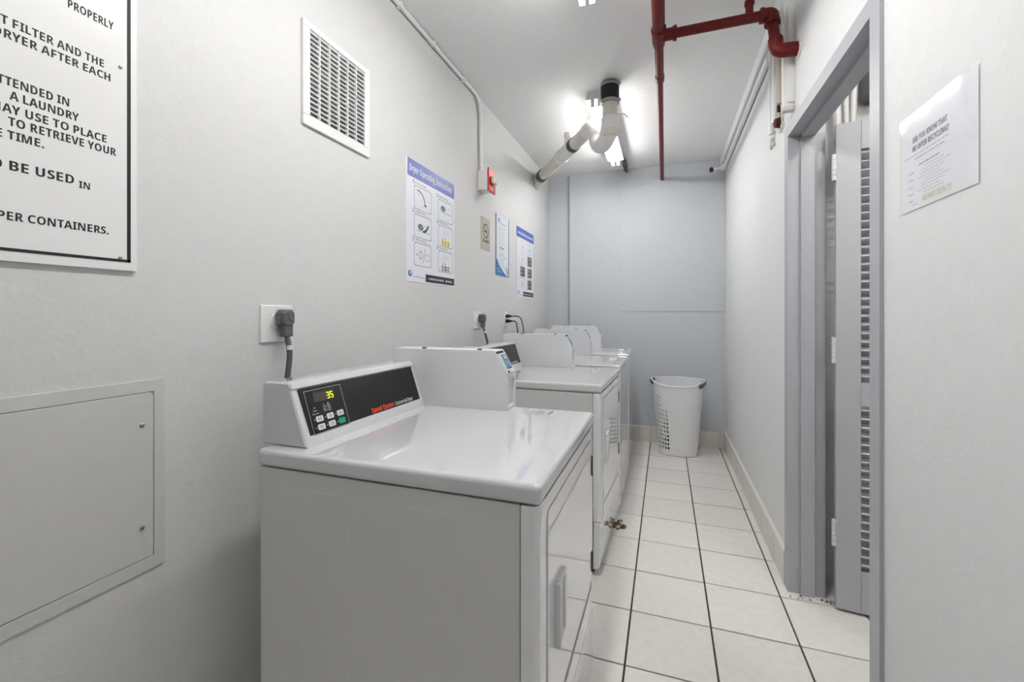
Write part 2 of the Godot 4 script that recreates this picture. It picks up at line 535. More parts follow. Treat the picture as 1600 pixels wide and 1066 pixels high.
func door_and_frame() -> void:
	# steel frame: two jambs and a head with a raised stop
	var o := Node3D.new()
	o.name = "trim_1"
	o.set_meta("kind", "structure")
	o.set_meta("label", "grey painted steel door frame")
	add_child(o)
	var up := Transform3D(Basis(Vector3(1, 0, 0), Vector3(0, 0, -1), Vector3(0, 1, 0)), Vector3.ZERO)   # xy -> x and depth, z -> height
	var fx := 0.52
	var far := PackedVector2Array([Vector2(fx, 2.335), Vector2(fx, 2.277), Vector2(fx + 0.048, 2.277), Vector2(fx + 0.048, 2.262), Vector2(fx + 0.10, 2.262), Vector2(fx + 0.10, 2.277), Vector2(fx + 0.143, 2.277), Vector2(fx + 0.143, 2.335)])
	var b := MB.new()
	b.prism(far, 0.0, 2.047, 0.0, up)
	part("jamb", b, M.frame_paint, o)
	var near := PackedVector2Array()
	for q in far: near.append(Vector2(q.x, 1.438 + (2.277 - q.y)))
	b = MB.new()
	b.prism(near, 0.0, 2.047, 0.0, up)
	part("jamb", b, M.frame_paint, o)
	b = MB.new()
	b.prism(PackedVector2Array([Vector2(fx, 2.10), Vector2(fx, 2.047), Vector2(fx + 0.048, 2.047), Vector2(fx + 0.048, 2.032), Vector2(fx + 0.10, 2.032), Vector2(fx + 0.10, 2.10)]), -2.335, -1.38)
	part("head", b, M.frame_paint, o)
	# the door, hinged on the far jamb and swung into the closet
	var door := Node3D.new()
	door.name = "door_1"
	door.set_meta("kind", "structure")
	door.set_meta("label", "grey louvred closet door standing open")
	door.position = P(0.678, 0.012, 2.197)
	door.rotation.y = deg_to_rad(-7.5)
	add_child(door)
	var W := 0.76; var H := 2.035; var th := -0.036
	for s in [[0.0, 0.085, 0.0, H], [W - 0.105, W, 0.0, H]]:
		b = MB.new()
		b.box(Vector3(s[0], s[2], th), Vector3(s[1], s[3], 0), 0.002, 1)
		part("stile", b, M.grey_paint, door)
	for s in [[0.0, 0.17], [0.855, 0.95], [1.917, H]]:
		b = MB.new()
		b.box(Vector3(0.085, s[0], th), Vector3(W - 0.105, s[1], 0), 0.002, 1)
		part("rail", b, M.grey_paint, door)
	var slat := MB.new()
	slat.box(Vector3(0.0855, -0.004, -0.019), Vector3(W - 0.1055, 0.004, 0.019), 0.0015, 1)
	var sm := slat.mesh()
	for s in [[0.17, 0.855], [0.95, 1.917]]:
		var y: float = s[0] + 0.018
		while y < s[1] - 0.012:
			place("louvre_slat", sm, M.grey_paint, door, Transform3D(Basis(Vector3.RIGHT, deg_to_rad(-40)), Vector3(0, y, -0.018)))
			y += 0.0355
	for y in [1.80, 1.03, 0.26]:
		b = MB.new()
		for k in 5:
			b.lathe([Vector2(0, 0.0), Vector2(0.0085, 0.0), Vector2(0.0085, 0.0205), Vector2(0, 0.0205)], 12, Transform3D(Basis(), Vector3(-0.006, y + 0.022 * k, -0.004)))
		b.box(Vector3(-0.008, y, -0.02), Vector3(0.002, y + 0.108, -0.006))
		part("hinge", b, M.hinge_paint, door)

func closet() -> void:
	var b := MB.new()
	b.box(P(1.47, 0, 0.6), P(1.6, HC, 2.6))
	struct("wall_closet_right", b, M.wall_near, "closet side wall")
	b = MB.new()
	b.box(P(XR + 0.15, 0, 2.42), P(1.6, HC, 2.52))
	struct("wall_closet_back", b, M.wall_near, "closet end wall behind the open door")
	b = MB.new()
	b.box(P(XR + 0.15, 0, 0.7), P(1.6, HC, 0.8))
	struct("wall_closet_front", b, M.wall_near, "closet wall nearest the viewer")
	# bare bulb on the closet ceiling
	var t := thing("closet_lamp", "bare bulb holder on the closet ceiling", "lamp", P(1.1, HC, 1.05))
	b = MB.new()
	b.lathe([Vector2(0.0, -0.03), Vector2(0.045, -0.03), Vector2(0.055, -0.01), Vector2(0.055, 0.0)], 18)
	part("lamp_base", b, M.plastic_white, t)
	b = MB.new()
	b.lathe([Vector2(0.0, -0.14), Vector2(0.02, -0.136), Vector2(0.033, -0.12), Vector2(0.036, -0.10), Vector2(0.03, -0.08), Vector2(0.016, -0.055), Vector2(0.014, -0.028)], 18)
	part("bulb", b, M.bulb, t)
	var lamp := OmniLight3D.new()
	lamp.name = "bulb_glow"
	lamp.position = Vector3(0, -0.1, 0)
	lamp.light_size = 0.03
	lamp.light_energy = 0.4
	lamp.omni_range = 8.0
	lamp.omni_attenuation = 2.0
	lamp.light_color = Color(1.0, 0.99, 0.97)
	lamp.shadow_enabled = true
	t.add_child(lamp)
	# what shows over the top of the open door
	b = MB.new()
	b.box(P(0.83, 2.20, 2.30), P(1.465, 2.34, 2.41), 0.01, 1)
	for x in [0.86, 1.14, 1.40]:
		b.box(P(x, 2.19, 2.29), P(x + 0.03, 2.35, 2.415), 0.004, 1)
	tag(part("air_duct", b, M.duct, self), "grey sheet metal duct above the open closet door", "duct")
	for k in 3:
		var pipe := MB.new()
		var x: float = [0.715, 0.745, 0.80][k]
		pipe.tube([P(x, 2.69, 2.33), P(x + [0.0, 0.01, -0.02][k], 2.0, 2.30 + 0.02 * k)], [0.016, 0.012, 0.014][k])
		tag(part("water_line", pipe, M.pvc, self), "thin white pipe seen over the closet door, %s" % ["closest to the door frame", "middle of three", "farthest from the door frame"][k], "pipe", "white pipes above the closet door")

# ------------------------------------------------------------------ lights
func fixtures() -> void:
	strip_light(-0.424, 2.87, "glowing twin-tube ceiling light behind the white drain pipe")
	strip_light(-0.321, 0.10, "twin-tube ceiling light whose end just enters the top of the picture", 1.83)
	var b := MB.new()
	b.tube([P(-0.362, 2.675, 4.08), P(-0.362, 2.675, DB)], 0.011)
	b.box(P(-0.377, 2.64, 4.20), P(-0.347, 2.70, 4.42), 0.004, 1)
	tag(part("conduit", b, M.hinge_dark, self), "short dark conduit between the far ceiling light and the end wall", "conduit")

func strip_light(x: float, d0: float, label: String, L := 1.22) -> void:
	var t := thing("strip_light", label, "ceiling light", P(x, HC, d0), "fluorescent strip lights")
	var b := MB.new()
	b.prism(PackedVector2Array([Vector2(-0.05, 0), Vector2(-0.066, -0.05), Vector2(-0.07, -0.056), Vector2(-0.03, -0.058), Vector2(0.03, -0.058), Vector2(0.07, -0.056), Vector2(0.066, -0.05), Vector2(0.05, 0)]), -L, 0.0, 0.001)
	part("channel", b, M.fixture, t)
	for e in [0.008, L - 0.008]:
		for s in [-1.0, 1.0]:
			b = MB.new()
			b.box(Vector3(s * 0.022 - 0.013, -0.106, -e - 0.006), Vector3(s * 0.022 + 0.013, -0.05, -e + 0.006), 0.004, 1)
			part("lamp_holder", b, M.fixture, t)
	for s in [-1.0, 1.0]:
		b = MB.new()
		b.tube([Vector3(s * 0.023, -0.087, -0.016), Vector3(s * 0.023, -0.087, -L + 0.016)], 0.0125, 12)
		part("tube", b, M.tube, t)
	var a := AreaLight3D.new()
	a.name = "tube_glow"
	a.area_size = Vector2(0.07, L - 0.04)
	a.position = Vector3(0, -0.103, -L / 2)
	a.rotation.x = -PI / 2
	a.light_color = Color(1.0, 0.995, 0.985)
	a.light_energy = 0.55 * L / 1.22
	a.shadow_enabled = true
	t.add_child(a)

# ------------------------------------------------------------------ washers and dryers
# local frame of a machine: front at x = 0, its near side at z = 0, floor at y = 0
func machines() -> void:
	var grp := "coin laundry machines along the left wall"
	machine("dryer", "white coin dryer nearest the viewer, its display reading 35", "dryer", P(-0.232, 0, 0.822), 0.0, 0.684, 0.914, true, grp, 1.0)
	machine("dryer", "white coin dryer second in the row, standing beyond the gap", "dryer", P(-0.288, 0, 2.10), deg_to_rad(-1.66), 0.69, 0.914, true, grp, 1.0)
	machine("washing_machine", "white top-loading coin washer, third machine in the row", "washing machine", P(-0.272, 0, 2.865), 0.0, 0.655, 0.923, false, grp, 1.0)
	machine("washing_machine", "white top-loading coin washer at the far end of the row", "washing machine", P(-0.271, 0, 3.56), deg_to_rad(1.4), 0.655, 0.935, false, grp, 1.0)

func machine(called: String, label: String, cat: String, at: Vector3, turn: float, W: float, HT: float, dryer: bool, grp: String, _s: float) -> void:
	var t := thing(called, label, cat, at, grp, turn)
	var first: bool = taken[called] == 1 and dryer
	var yc := HT - 0.042           # top of the cabinet
	var b := MB.new()
	# cabinet shell
	b.box(Vector3(-0.715, 0.03, -0.003), Vector3(-0.0385, yc - 0.002, -W + 0.003), 0.002, 1)
	part("cabinet", b, M.enamel_side, t)
	if dryer:
		for s in [[-0.598, -0.446], [-0.331, -0.172]]:
			b = MB.new()
			b.box(Vector3(s[0], 0.12, -0.02), Vector3(s[1], yc - 0.037, -0.0024), 0.008, 3)
			part("side_stamping", b, M.enamel_side, t)
	# front panel: two rounded corner posts and a face; on dryers the face frames the door
	var plan := Transform3D(Basis(Vector3(1, 0, 0), Vector3(0, 0, -1), Vector3(0, 1, 0)), Vector3.ZERO)
	var corner := PackedVector2Array([Vector2(-0.036, 0.0), Vector2(-0.018, 0.0)])
	for k in range(1, 7):
		var a := PI / 2 * k / 6
		corner.append(Vector2(-0.018 + sin(a) * 0.018, 0.018 - cos(a) * 0.018))
	corner.append_array([Vector2(0.0, 0.05), Vector2(-0.014, 0.05), Vector2(-0.036, 0.03)])
	var corner2 := PackedVector2Array()
	for q in corner: corner2.append(Vector2(q.x, W - q.y))
	var split := 0.262
	b = MB.new()
	var y0 := split if dryer else 0.035
	b.prism(corner, y0, yc - 0.002, 0.001, plan)
	b.prism(corner2, y0, yc - 0.002, 0.001, plan)
	var side := Transform3D(Basis(Vector3(0, 0, -1), Vector3(0, 1, 0), Vector3(1, 0, 0)), Vector3.ZERO)  # xy -> depth and height, z -> out of the front
	if dryer:
		# ring round the door opening
		var de0 := 0.062; var de1 := W - 0.012; var dy0 := 0.272; var dy1 := yc - 0.034
		de1 = W - 0.0505
		var inner := rrect(de0, dy0, de1, dy1, 0.022, 5)
		var cornersO := [Vector2(W - 0.05, yc - 0.002), Vector2(0.05, yc - 0.002), Vector2(0.05, y0), Vector2(W - 0.05, y0)]
		var N := inner.size()
		for i in N:
			var j := (i + 1) % N
			var oa: Vector2 = cornersO[i / 6]
			var ob: Vector2 = cornersO[j / 6]
			b.quads(side * Vector3(inner[i].x, inner[i].y, 0), side * Vector3(inner[j].x, inner[j].y, 0), side * Vector3(ob.x, ob.y, 0), side * Vector3(oa.x, oa.y, 0), Vector3.RIGHT, Vector3.RIGHT, Vector3.RIGHT, Vector3.RIGHT)
			var wn := Vector2(inner[j].y - inner[i].y, -(inner[j].x - inner[i].x)).normalized() * -1.0
			var w3 := side.basis * Vector3(wn.x, wn.y, 0)
			b.quad(side * Vector3(inner[i].x, inner[i].y, 0), side * Vector3(inner[j].x, inner[j].y, 0), side * Vector3(inner[j].x, inner[j].y, -0.014), side * Vector3(inner[i].x, inner[i].y, -0.014), w3)
		b.box(Vector3(-0.036, y0, -0.04), Vector3(-0.015, yc - 0.003, -W + 0.04))
		part("front_panel", b, M.enamel_front, t)
		var door := MB.new()
		door.prism(rrect(de0 + 0.0028, dy0 + 0.003, de1 - 0.001, dy1 - 0.003, 0.0195, 5), -0.012, 0.003, 0.0018, side)
		var dn := part("door", door, M.enamel_front, t)
		for hy in [[0.716, 0.782], [0.402, 0.466]]:
			b = MB.new()
			b.box(Vector3(-0.004, hy[0], -de1 - 0.003), Vector3(0.0065, hy[1], -de1 + 0.0055), 0.001, 1)
			part("hinge", b, M.hinge_dark, dn)
		# pull: a raised frame round a finger recess
		b = MB.new()
		b.box(Vector3(0.001, 0.508, -0.125), Vector3(0.017, 0.652, -0.137), 0.004, 2)
		b.box(Vector3(0.001, 0.508, -0.192), Vector3(0.012, 0.652, -0.203), 0.003, 2)
		b.box(Vector3(0.001, 0.641, -0.1365), Vector3(0.012, 0.652, -0.1925), 0.003, 2)
		b.box(Vector3(0.001, 0.508, -0.1365), Vector3(0.012, 0.519, -0.1925), 0.003, 2)
		b.box(Vector3(0.001, 0.518, -0.136), Vector3(0.0045, 0.642, -0.193))
		part("handle", b, M.plastic_white, dn)
		# lower front panel with its foot drawn in
		b = MB.new()
		var prof := [Vector2(-0.036, 0.035), Vector2(-0.02, 0.035), Vector2(-0.008, 0.042), Vector2(0.0, 0.075), Vector2(0.0, split - 0.0035), Vector2(-0.036, split - 0.0035)]
		b.prism(PackedVector2Array(prof), -W, 0.0, 0.006)
		part("lower_panel", b, M.enamel_front, t)
	else:
		b.box(Vector3(-0.036, y0, -0.04), Vector3(0.0, yc - 0.002, -W + 0.04))
		part("front_panel", b, M.enamel_front, t)
	# worktop
	b = MB.new()
	b.box(Vector3(-0.722, yc, 0.002), Vector3(0.004, HT, -W - 0.002), 0.012, 4)
	var top := part("worktop", b, M.enamel, t)
	if not dryer:
		b = MB.new()
		b.box(Vector3(-0.50, HT - 0.01, -0.09), Vector3(-0.05, HT + 0.006, -W + 0.13), 0.005, 2)
		var lid := part("lid", b, M.enamel, t)
		b = MB.new()
		b.box(Vector3(-0.10, HT + 0.004, -0.27), Vector3(-0.055, HT + 0.013, -0.36), 0.004, 2)
		part("finger_grip", b, M.plastic_white, lid)
	# warning sticker with a bar code on the worktop
	var im := Image.create(140, 120, false, Image.FORMAT_RGB8)
	im.fill(Color(0.76, 0.76, 0.77))
	var rng := RandomNumberGenerator.new()
	rng.seed = 77
	for k in 9: scribble(im, rng, 8, 10 + k * 11, 26, 5, Color(0.38, 0.38, 0.4))
	outline(im, 44, 6, 50, 106, 3, 2, Color(0.3, 0.3, 0.32))
	for k in 9: scribble(im, rng, 50, 14 + k * 10, 38, 6, Color(0.2, 0.2, 0.22))
	for k in 34:
		if rng.randf() < 0.62: fill(im, 106, 8 + k * 3, 24, 2, Color(0.12, 0.12, 0.12))
	b = MB.new()
	b.sheet(0.092, 0.08, 0.0006)
	part("sticker", b, printed(im, 0.3), top, Transform3D(Basis(Vector3(1, 0, 0), Vector3(0, 0, -1), Vector3(0, 1, 0)), Vector3(-0.165, HT - 0.0001, -W + 0.065)))
	# console along the rear
	var base := HT
	var c0 := 0.036; var c1 := W - 0.082
	b = MB.new()
	var cp := PackedVector2Array([Vector2(-0.747, base), Vector2(-0.747, base + 0.148), Vector2(-0.743, base + 0.156), Vector2(-0.735, base + 0.160), Vector2(-0.672, base + 0.160), Vector2(-0.660, base + 0.158), Vector2(-0.653, base + 0.150), Vector2(-0.651, base + 0.144), Vector2(-0.6545, base + 0.141), Vector2(-0.606, base + 0.012), Vector2(-0.601, base + 0.0)])
	b.prism(cp, -c1, -c0, 0.004)
	var con := part("console", b, M.enamel, t)
	# black control face lying on the slope
	var lo := Vector2(-0.6115, base + 0.0145); var hi := Vector2(-0.6535, base + 0.1395)
	var upv := Vector3(hi.x - lo.x, hi.y - lo.y, 0).normalized()
	var along := Vector3(0, 0, -1)
	var out := along.cross(upv)
	var fw := c1 - c0 - 0.042
	var fh := lo.distance_to(hi)
	var xf := Transform3D(Basis(along, upv, out), Vector3((lo.x + hi.x) / 2, (lo.y + hi.y) / 2, -(c0 + c1) / 2) + out * 0.0035)
	b = MB.new()
	b.prism(rrect(-fw / 2, -fh / 2, fw / 2, fh / 2, 0.002, 2), -0.004, 0.0004)
	var face := part("control_panel", b, M.black_gloss, t, xf)
	face.set_meta("label", "black control panel with keypad")
	if dryer:
		control_face(face, fw, fh, first)
	# coin meter case beside the console
	var e0 := W - 0.081; var e1 := W + 0.004
	var full := PackedVector2Array([Vector2(-0.742, base), Vector2(-0.742, base + 0.2), Vector2(-0.736, base + 0.206), Vector2(-0.332, base + 0.206), Vector2(-0.326, base + 0.203), Vector2(-0.281, base + 0.121), Vector2(-0.279, base + 0.115), Vector2(-0.279, base)])
	var core := PackedVector2Array([Vector2(-0.74, base), Vector2(-0.74, base + 0.205), Vector2(-0.329, base + 0.205), Vector2(-0.2835, base + 0.120), Vector2(-0.2835, base + 0.108), Vector2(-0.292, base + 0.106), Vector2(-0.292, base + 0.012), Vector2(-0.281, base + 0.010), Vector2(-0.281, base)])
	b = MB.new()
	b.prism(core, -e1 + 0.002, -e0 - 0.002)
	var case := part("coin_case", b, M.case_white, t)
	for e in [[e0, e0 + 0.003], [e1 - 0.003, e1]]:
		b = MB.new()
		b.prism(full, -e[1], -e[0], 0.0008)
		part("side_plate", b, M.case_white, case)
	for q in [-0.62, -0.395]:
		b = MB.new()
		b.lathe([Vector2(0.0, 0.004), Vector2(0.007, 0.004), Vector2(0.009, 0.0), Vector2(0.009, -0.002)], 14, Transform3D(Basis(), Vector3(q, base + 0.206, -(e0 + e1) / 2 + 0.018)))
		part("lock", b, M.hinge_dark, case)
	# coin slide label on the slanted face
	var sl0 := Vector2(-0.2835, base + 0.120); var sl1 := Vector2(-0.329, base + 0.205)
	var sup := Vector3(sl1.x - sl0.x, sl1.y - sl0.y, 0).normalized()
	var sout := along.cross(sup)
	var sw := e1 - e0 - 0.006
	var sh := sl0.distance_to(sl1)
	var sx := Transform3D(Basis(along, sup, sout), Vector3((sl0.x + sl1.x) / 2, (sl0.y + sl1.y) / 2, -(e0 + e1) / 2) + sout * 0.0005)
	b = MB.new()
	b.box(Vector3(-sw / 2 + 0.004, -sh / 2 + 0.006, -0.002), Vector3(sw / 2 - 0.004, sh / 2 - 0.015, 0.006), 0.003, 2)
	var slide := part("coin_slide", b, M.case_white, t, sx)
	b = MB.new()
	b.box(Vector3(-sw / 2 + 0.003, sh / 2 - 0.0125, -0.001), Vector3(sw / 2 - 0.006, sh / 2 - 0.004, 0.0006))
	part("coin_slot", b, M.black, slide)
	im = Image.create(64, 80, false, Image.FORMAT_RGB8)
	im.fill(Color(0.16, 0.36, 0.54))
	fill(im, 0, 0, 14, 80, Color(0.55, 0.6, 0.64))
	fill(im, 26, 6, 26, 20, Color(0.72, 0.83, 0.87))
	ellipse(im, 36, 50, 20, 20, Color(0.45, 0.66, 0.82))
	ellipse(im, 36, 50, 14, 14, Color(0.2, 0.42, 0.6))
	ellipse(im, 38, 50, 6, 8, Color(0.6, 0.76, 0.86))
	fill(im, 14, 72, 50, 8, Color(0.1, 0.24, 0.4))
	b = MB.new()
	b.sheet(0.052, 0.056, 0.0006)
	part("coin_label", b, printed(im, 0.3), slide, Transform3D(Basis(), Vector3(0.0, 0.0, 0.006)))
	b = MB.new()
	b.lathe([Vector2(0.0, 0.003), Vector2(0.004, 0.003), Vector2(0.0045, 0.0)], 10, Transform3D(Basis(Vector3.RIGHT, PI / 2), Vector3(-0.022, -0.037, 0.006)))
	part("button", b, M.hinge_dark, slide)
	# feet
	for q in [Vector2(-0.06, 0.05), Vector2(-0.06, W - 0.05), Vector2(-0.66, 0.05), Vector2(-0.66, W - 0.05)]:
		b = MB.new()
		b.lathe([Vector2(0.0, 0.0), Vector2(0.022, 0.0), Vector2(0.022, 0.012), Vector2(0.009, 0.014), Vector2(0.009, 0.04)], 14, Transform3D(Basis(), Vector3(q.x, 0, -q.y)))
		part("foot", b, M.dark_rubber, t)

# keypad, display and lettering in the plane of the black face (x along it, y up it)
func control_face(face: Node, fw: float, fh: float, lit: bool) -> void:
	var ox := -fw / 2; var oy := -fh / 2
	# thin light frame round the keypad, slightly skewed rectangle in the print
	var x0 := ox + 0.012; var x1 := ox + 0.148; var y0 := oy + 0.008; var y1 := oy + fh - 0.007
	var im := Image.create(272, 236, false, Image.FORMAT_RGB8)
	im.fill(Color(0.05, 0.048, 0.05))
	outline(im, 2, 2, 268, 232, 6, 3, Color(0.8, 0.8, 0.8))
	var rng := RandomNumberGenerator.new()
	rng.seed = 9
	for q in [[40, 96, 14], [32, 112, 30], [24, 128, 46], [110, 88, 10], [106, 100, 24], [106, 112, 22], [106, 122, 24], [140, 86, 12], [138, 96, 22], [138, 106, 22], [138, 116, 24], [138, 126, 20]]:
		scribble(im, rng, q[0], q[1], q[2], 5, Color(0.8, 0.8, 0.8))
	var b := MB.new()
	b.sheet(x1 - x0, y1 - y0, 0.0004)
	part("keypad_overlay", b, printed(im, 0.3), face, Transform3D(Basis(), Vector3((x0 + x1) / 2, (y0 + y1) / 2, 0.0004)))
	var px := x0; var py := y1
	b = MB.new()
	b.box(Vector3(px + 0.028, py - 0.036, 0.0005), Vector3(px + 0.102, py - 0.011, 0.0014))
	part("display_window", b, M.lcd, face)
	if lit:
		for k in 2:
			var segs: String = ["abcdg", "acdfg"][k]
			b = MB.new()
			var dx := px + 0.076 + k * 0.0135
			var w := 0.0092; var h := 0.018; var th := 0.0023
			var dy := py - 0.033
			for s in segs:
				match s:
					"a": b.box(Vector3(dx, dy + h - th, 0.0012), Vector3(dx + w, dy + h, 0.002))
					"g": b.box(Vector3(dx, dy + h / 2 - th / 2, 0.0012), Vector3(dx + w, dy + h / 2 + th / 2, 0.002))
					"d": b.box(Vector3(dx, dy, 0.0012), Vector3(dx + w, dy + th, 0.002))
					"b": b.box(Vector3(dx + w - th, dy + h / 2, 0.0012), Vector3(dx + w, dy + h, 0.002))
					"c": b.box(Vector3(dx + w - th, dy, 0.0012), Vector3(dx + w, dy + h / 2, 0.002))
					"f": b.box(Vector3(dx, dy + h / 2, 0.0012), Vector3(dx + th, dy + h, 0.002))
			part("display_digit", b, M.digit, face)
	var km := Image.create(64, 36, false, Image.FORMAT_RGB8)
	km.fill(Color(0.85, 0.85, 0.85))
	scribble(km, rng, 12, 6, 40, 8, Color(0.25, 0.25, 0.27))
	scribble(km, rng, 12, 20, 40, 8, Color(0.3, 0.3, 0.32))
	var kmat := printed(km, 0.45)
	for r in 2:
		for c in 3:
			b = MB.new()
			var kx := px + 0.032 + c * 0.0385
			var ky := y0 + 0.0375 - r * 0.0215
			b.prism(rrect(kx - 0.0125, ky - 0.0075, kx + 0.0125, ky + 0.0075, 0.003, 3), 0.0004, 0.0016, 0.0004)
			var green: bool = c == 2 and r == 1
			var key := part("key", b, M.key_green if green else M.key, face)
			if not green:
				var sh := MB.new()
				sh.sheet(0.019, 0.011, 0.0002)
				part("key_print", sh, kmat, face, Transform3D(Basis(), Vector3(kx, ky, 0.0016)))
			else:
				key.set_meta("label", "green start key")
			b = MB.new()
			b.box(Vector3(kx - 0.0185, ky - 0.0015, 0.0004), Vector3(kx - 0.016, ky + 0.0015, 0.0012))
			part("indicator", b, M.white_ink, face)
	letters("lettering", "Speed Queen", 0.112, 0.0215, M.orange_ink, face, Transform3D(Basis(), Vector3(ox + 0.252, oy + 0.010, 0.0004)))
	letters("lettering", "Commercial Dryer", 0.105, 0.017, M.white_ink, face, Transform3D(Basis(), Vector3(ox + 0.374, oy + 0.0115, 0.0004)), false)

# ------------------------------------------------------------------ laundry basket
func basket() -> void:
	var t := thing("laundry_basket", "tall white plastic laundry hamper with grey grips by the end wall", "basket", P(0.105, 0, 4.245))
	var cols := 80; var rows := 34
	var shape := func(th: float, k: float, off: float) -> Vector3:
		var a := lerpf(0.16, 0.222, k) + off
		var bq := lerpf(0.125, 0.155, k) + off
		var c := cos(th); var s := sin(th)
		var e := 0.8
		var x := signf(c) * pow(absf(c), e) * a
		var z := signf(s) * pow(absf(s), e) * bq
		# rim: low at the front (z > 0), high at the ends and the back
		var top := 0.615 + 0.045 * pow(absf(c), 2.5) + (0.045 * pow(maxf(-s, 0.0), 2.0))
		return Vector3(x + lerpf(0.005, -0.002, k), lerpf(0.004, top, k), z)
	# ribs are narrower than the holes between them
	var edge := func(i: int) -> float: return i + (-0.22 if i % 2 == 1 else 0.0)
	var hole := func(i: int, j: int) -> bool:
		if i % 2 == 0 or j < 3 or j % 2 == 0: return false
		var ang := TAU * (i + 0.5) / cols     # 0 = right end, PI/2 = towards the viewer
		var solid := ang > 0.1 and ang < 1.85
		var solid2 := ang > PI + 0.1 and ang < PI + 1.6
		var lim := 27 if ang > 2.25 else 21
		return not solid and not solid2 and j <= lim
	var b := MB.new()
	for i in cols:
		for j in rows:
			var a0: float = edge.call(i) * TAU / cols; var a1: float = edge.call(i + 1) * TAU / cols
			var k0: float = edge.call(j) / rows; var k1: float = edge.call(j + 1) / rows
			var o: Array[Vector3] = [shape.call(a0, k0, 0.0), shape.call(a1, k0, 0.0), shape.call(a1, k1, 0.0), shape.call(a0, k1, 0.0)]
			var n: Array[Vector3] = [shape.call(a0, k0, -0.003), shape.call(a1, k0, -0.003), shape.call(a1, k1, -0.003), shape.call(a0, k1, -0.003)]
			var nn := (o[1] - o[0]).cross(o[3] - o[0]).normalized()
			if nn.dot(Vector3(o[0].x, 0, o[0].z)) < 0: nn = -nn
			if hole.call(i, j):
				var cen := (o[0] + o[2] + n[0] + n[2]) / 4
				for q in 4:
					var r := (q + 1) % 4
					var m := (o[q] + o[r]) / 2
					b.quad(o[q], o[r], n[r], n[q], (cen - m).normalized())
			else:
				b.quad(o[0], o[1], o[2], o[3], nn)
				b.quad(n[0], n[1], n[2], n[3], -nn)
	part("body", b, M.basket, t)
	# rolled rim and floor
	b = MB.new()
	var loop := []
	for i in cols + 1: loop.append((shape.call(TAU * i / cols, 1.0, 0.001) as Vector3))
	b.tube(loop, 0.0065, 8, false)
	part("rim", b, M.basket, t)
	b = MB.new()
	var fan := PackedVector2Array()
	for i in cols:
		var q: Vector3 = shape.call(TAU * i / cols, 0.01, -0.002)
		fan.append(Vector2(q.x, q.z))
	b.prism(fan, 0.004, 0.009, 0.0, Transform3D(Basis(Vector3(1, 0, 0), Vector3(0, 0, 1), Vector3(0, 1, 0)), Vector3.ZERO))
	part("bottom", b, M.basket, t)
	for s in [0.0, PI]:
		b = MB.new()
		var path := []
		for k in 11:
			path.append((shape.call(s + (k - 5 + (4 if s == 0.0 else 0)) * 0.085, 0.98, 0.002) as Vector3))
		b.tube(path, 0.018, 10)
		var g2 := []
		for k in 9:
			g2.append((shape.call(s + (k - 4 + (4 if s == 0.0 else 0)) * 0.085, 0.95, 0.003) as Vector3))
		b.tube(g2, 0.008, 8)
		part("grip", b, M.grip, t)
	# a few clothes at the bottom, showing through the holes
	var rng := RandomNumberGenerator.new()
	rng.seed = 12
	for k in 3:
		var c := MB.new()
		var nz := FastNoiseLite.new()
		nz.seed = 90 + k
		nz.frequency = 9.0
		var base: Vector3 = [Vector3(-0.07, 0.085, 0.012), Vector3(0.062, 0.08, 0.0), Vector3(-0.02, 0.235, 0.0)][k]
		var rad: Vector3 = [Vector3(0.058, 0.062, 0.075), Vector3(0.055, 0.058, 0.07), Vector3(0.1, 0.07, 0.08)][k]
		var U := 18; var V := 12
		var pt := func(i: int, j: int) -> Vector3:
			var th := TAU * (i % U) / U; var ph := PI * j / V
			var dn := Vector3(sin(ph) * cos(th), cos(ph), sin(ph) * sin(th))
			return base + dn * rad * (1.0 + 0.22 * nz.get_noise_3dv(dn))
		for i in U:
			for j in V:
				var a: Vector3 = pt.call(i, j); var d: Vector3 = pt.call(i, j + 1); var e: Vector3 = pt.call(i + 1, j + 1); var f: Vector3 = pt.call(i + 1, j)
				var na := (a - base).normalized(); var nd := (d - base).normalized(); var ne := (e - base).normalized(); var nf := (f - base).normalized()
				c.quads(a, d, e, f, na, nd, ne, nf)
		var o := part("garment", c, [M.cloth_dark, M.cloth, M.cloth][k], self, Transform3D(Basis(), t.position))
		tag(o, ["dark garment crumpled low in the white hamper", "tan garment low in the white hamper beside the dark one", "yellowish garment on top inside the white hamper"][k], "clothes", "clothes in the hamper")

# ------------------------------------------------------------------ left wall
func screw(parent: Node, xf: Transform3D, r: float, m: Material) -> void:
	var b := MB.new()
	b.lathe([Vector2(0.0, 0.003), Vector2(r * 0.6, 0.0027), Vector2(r, 0.0012), Vector2(r, 0.0)], 14, xf * Transform3D(Basis(Vector3.RIGHT, PI / 2), Vector3.ZERO))
	b.box(Vector3(-r * 0.75, -r * 0.12, 0.0024), Vector3(r * 0.75, r * 0.12, 0.0036), 0.0, 1, xf)
	part("screw", b, m, parent)

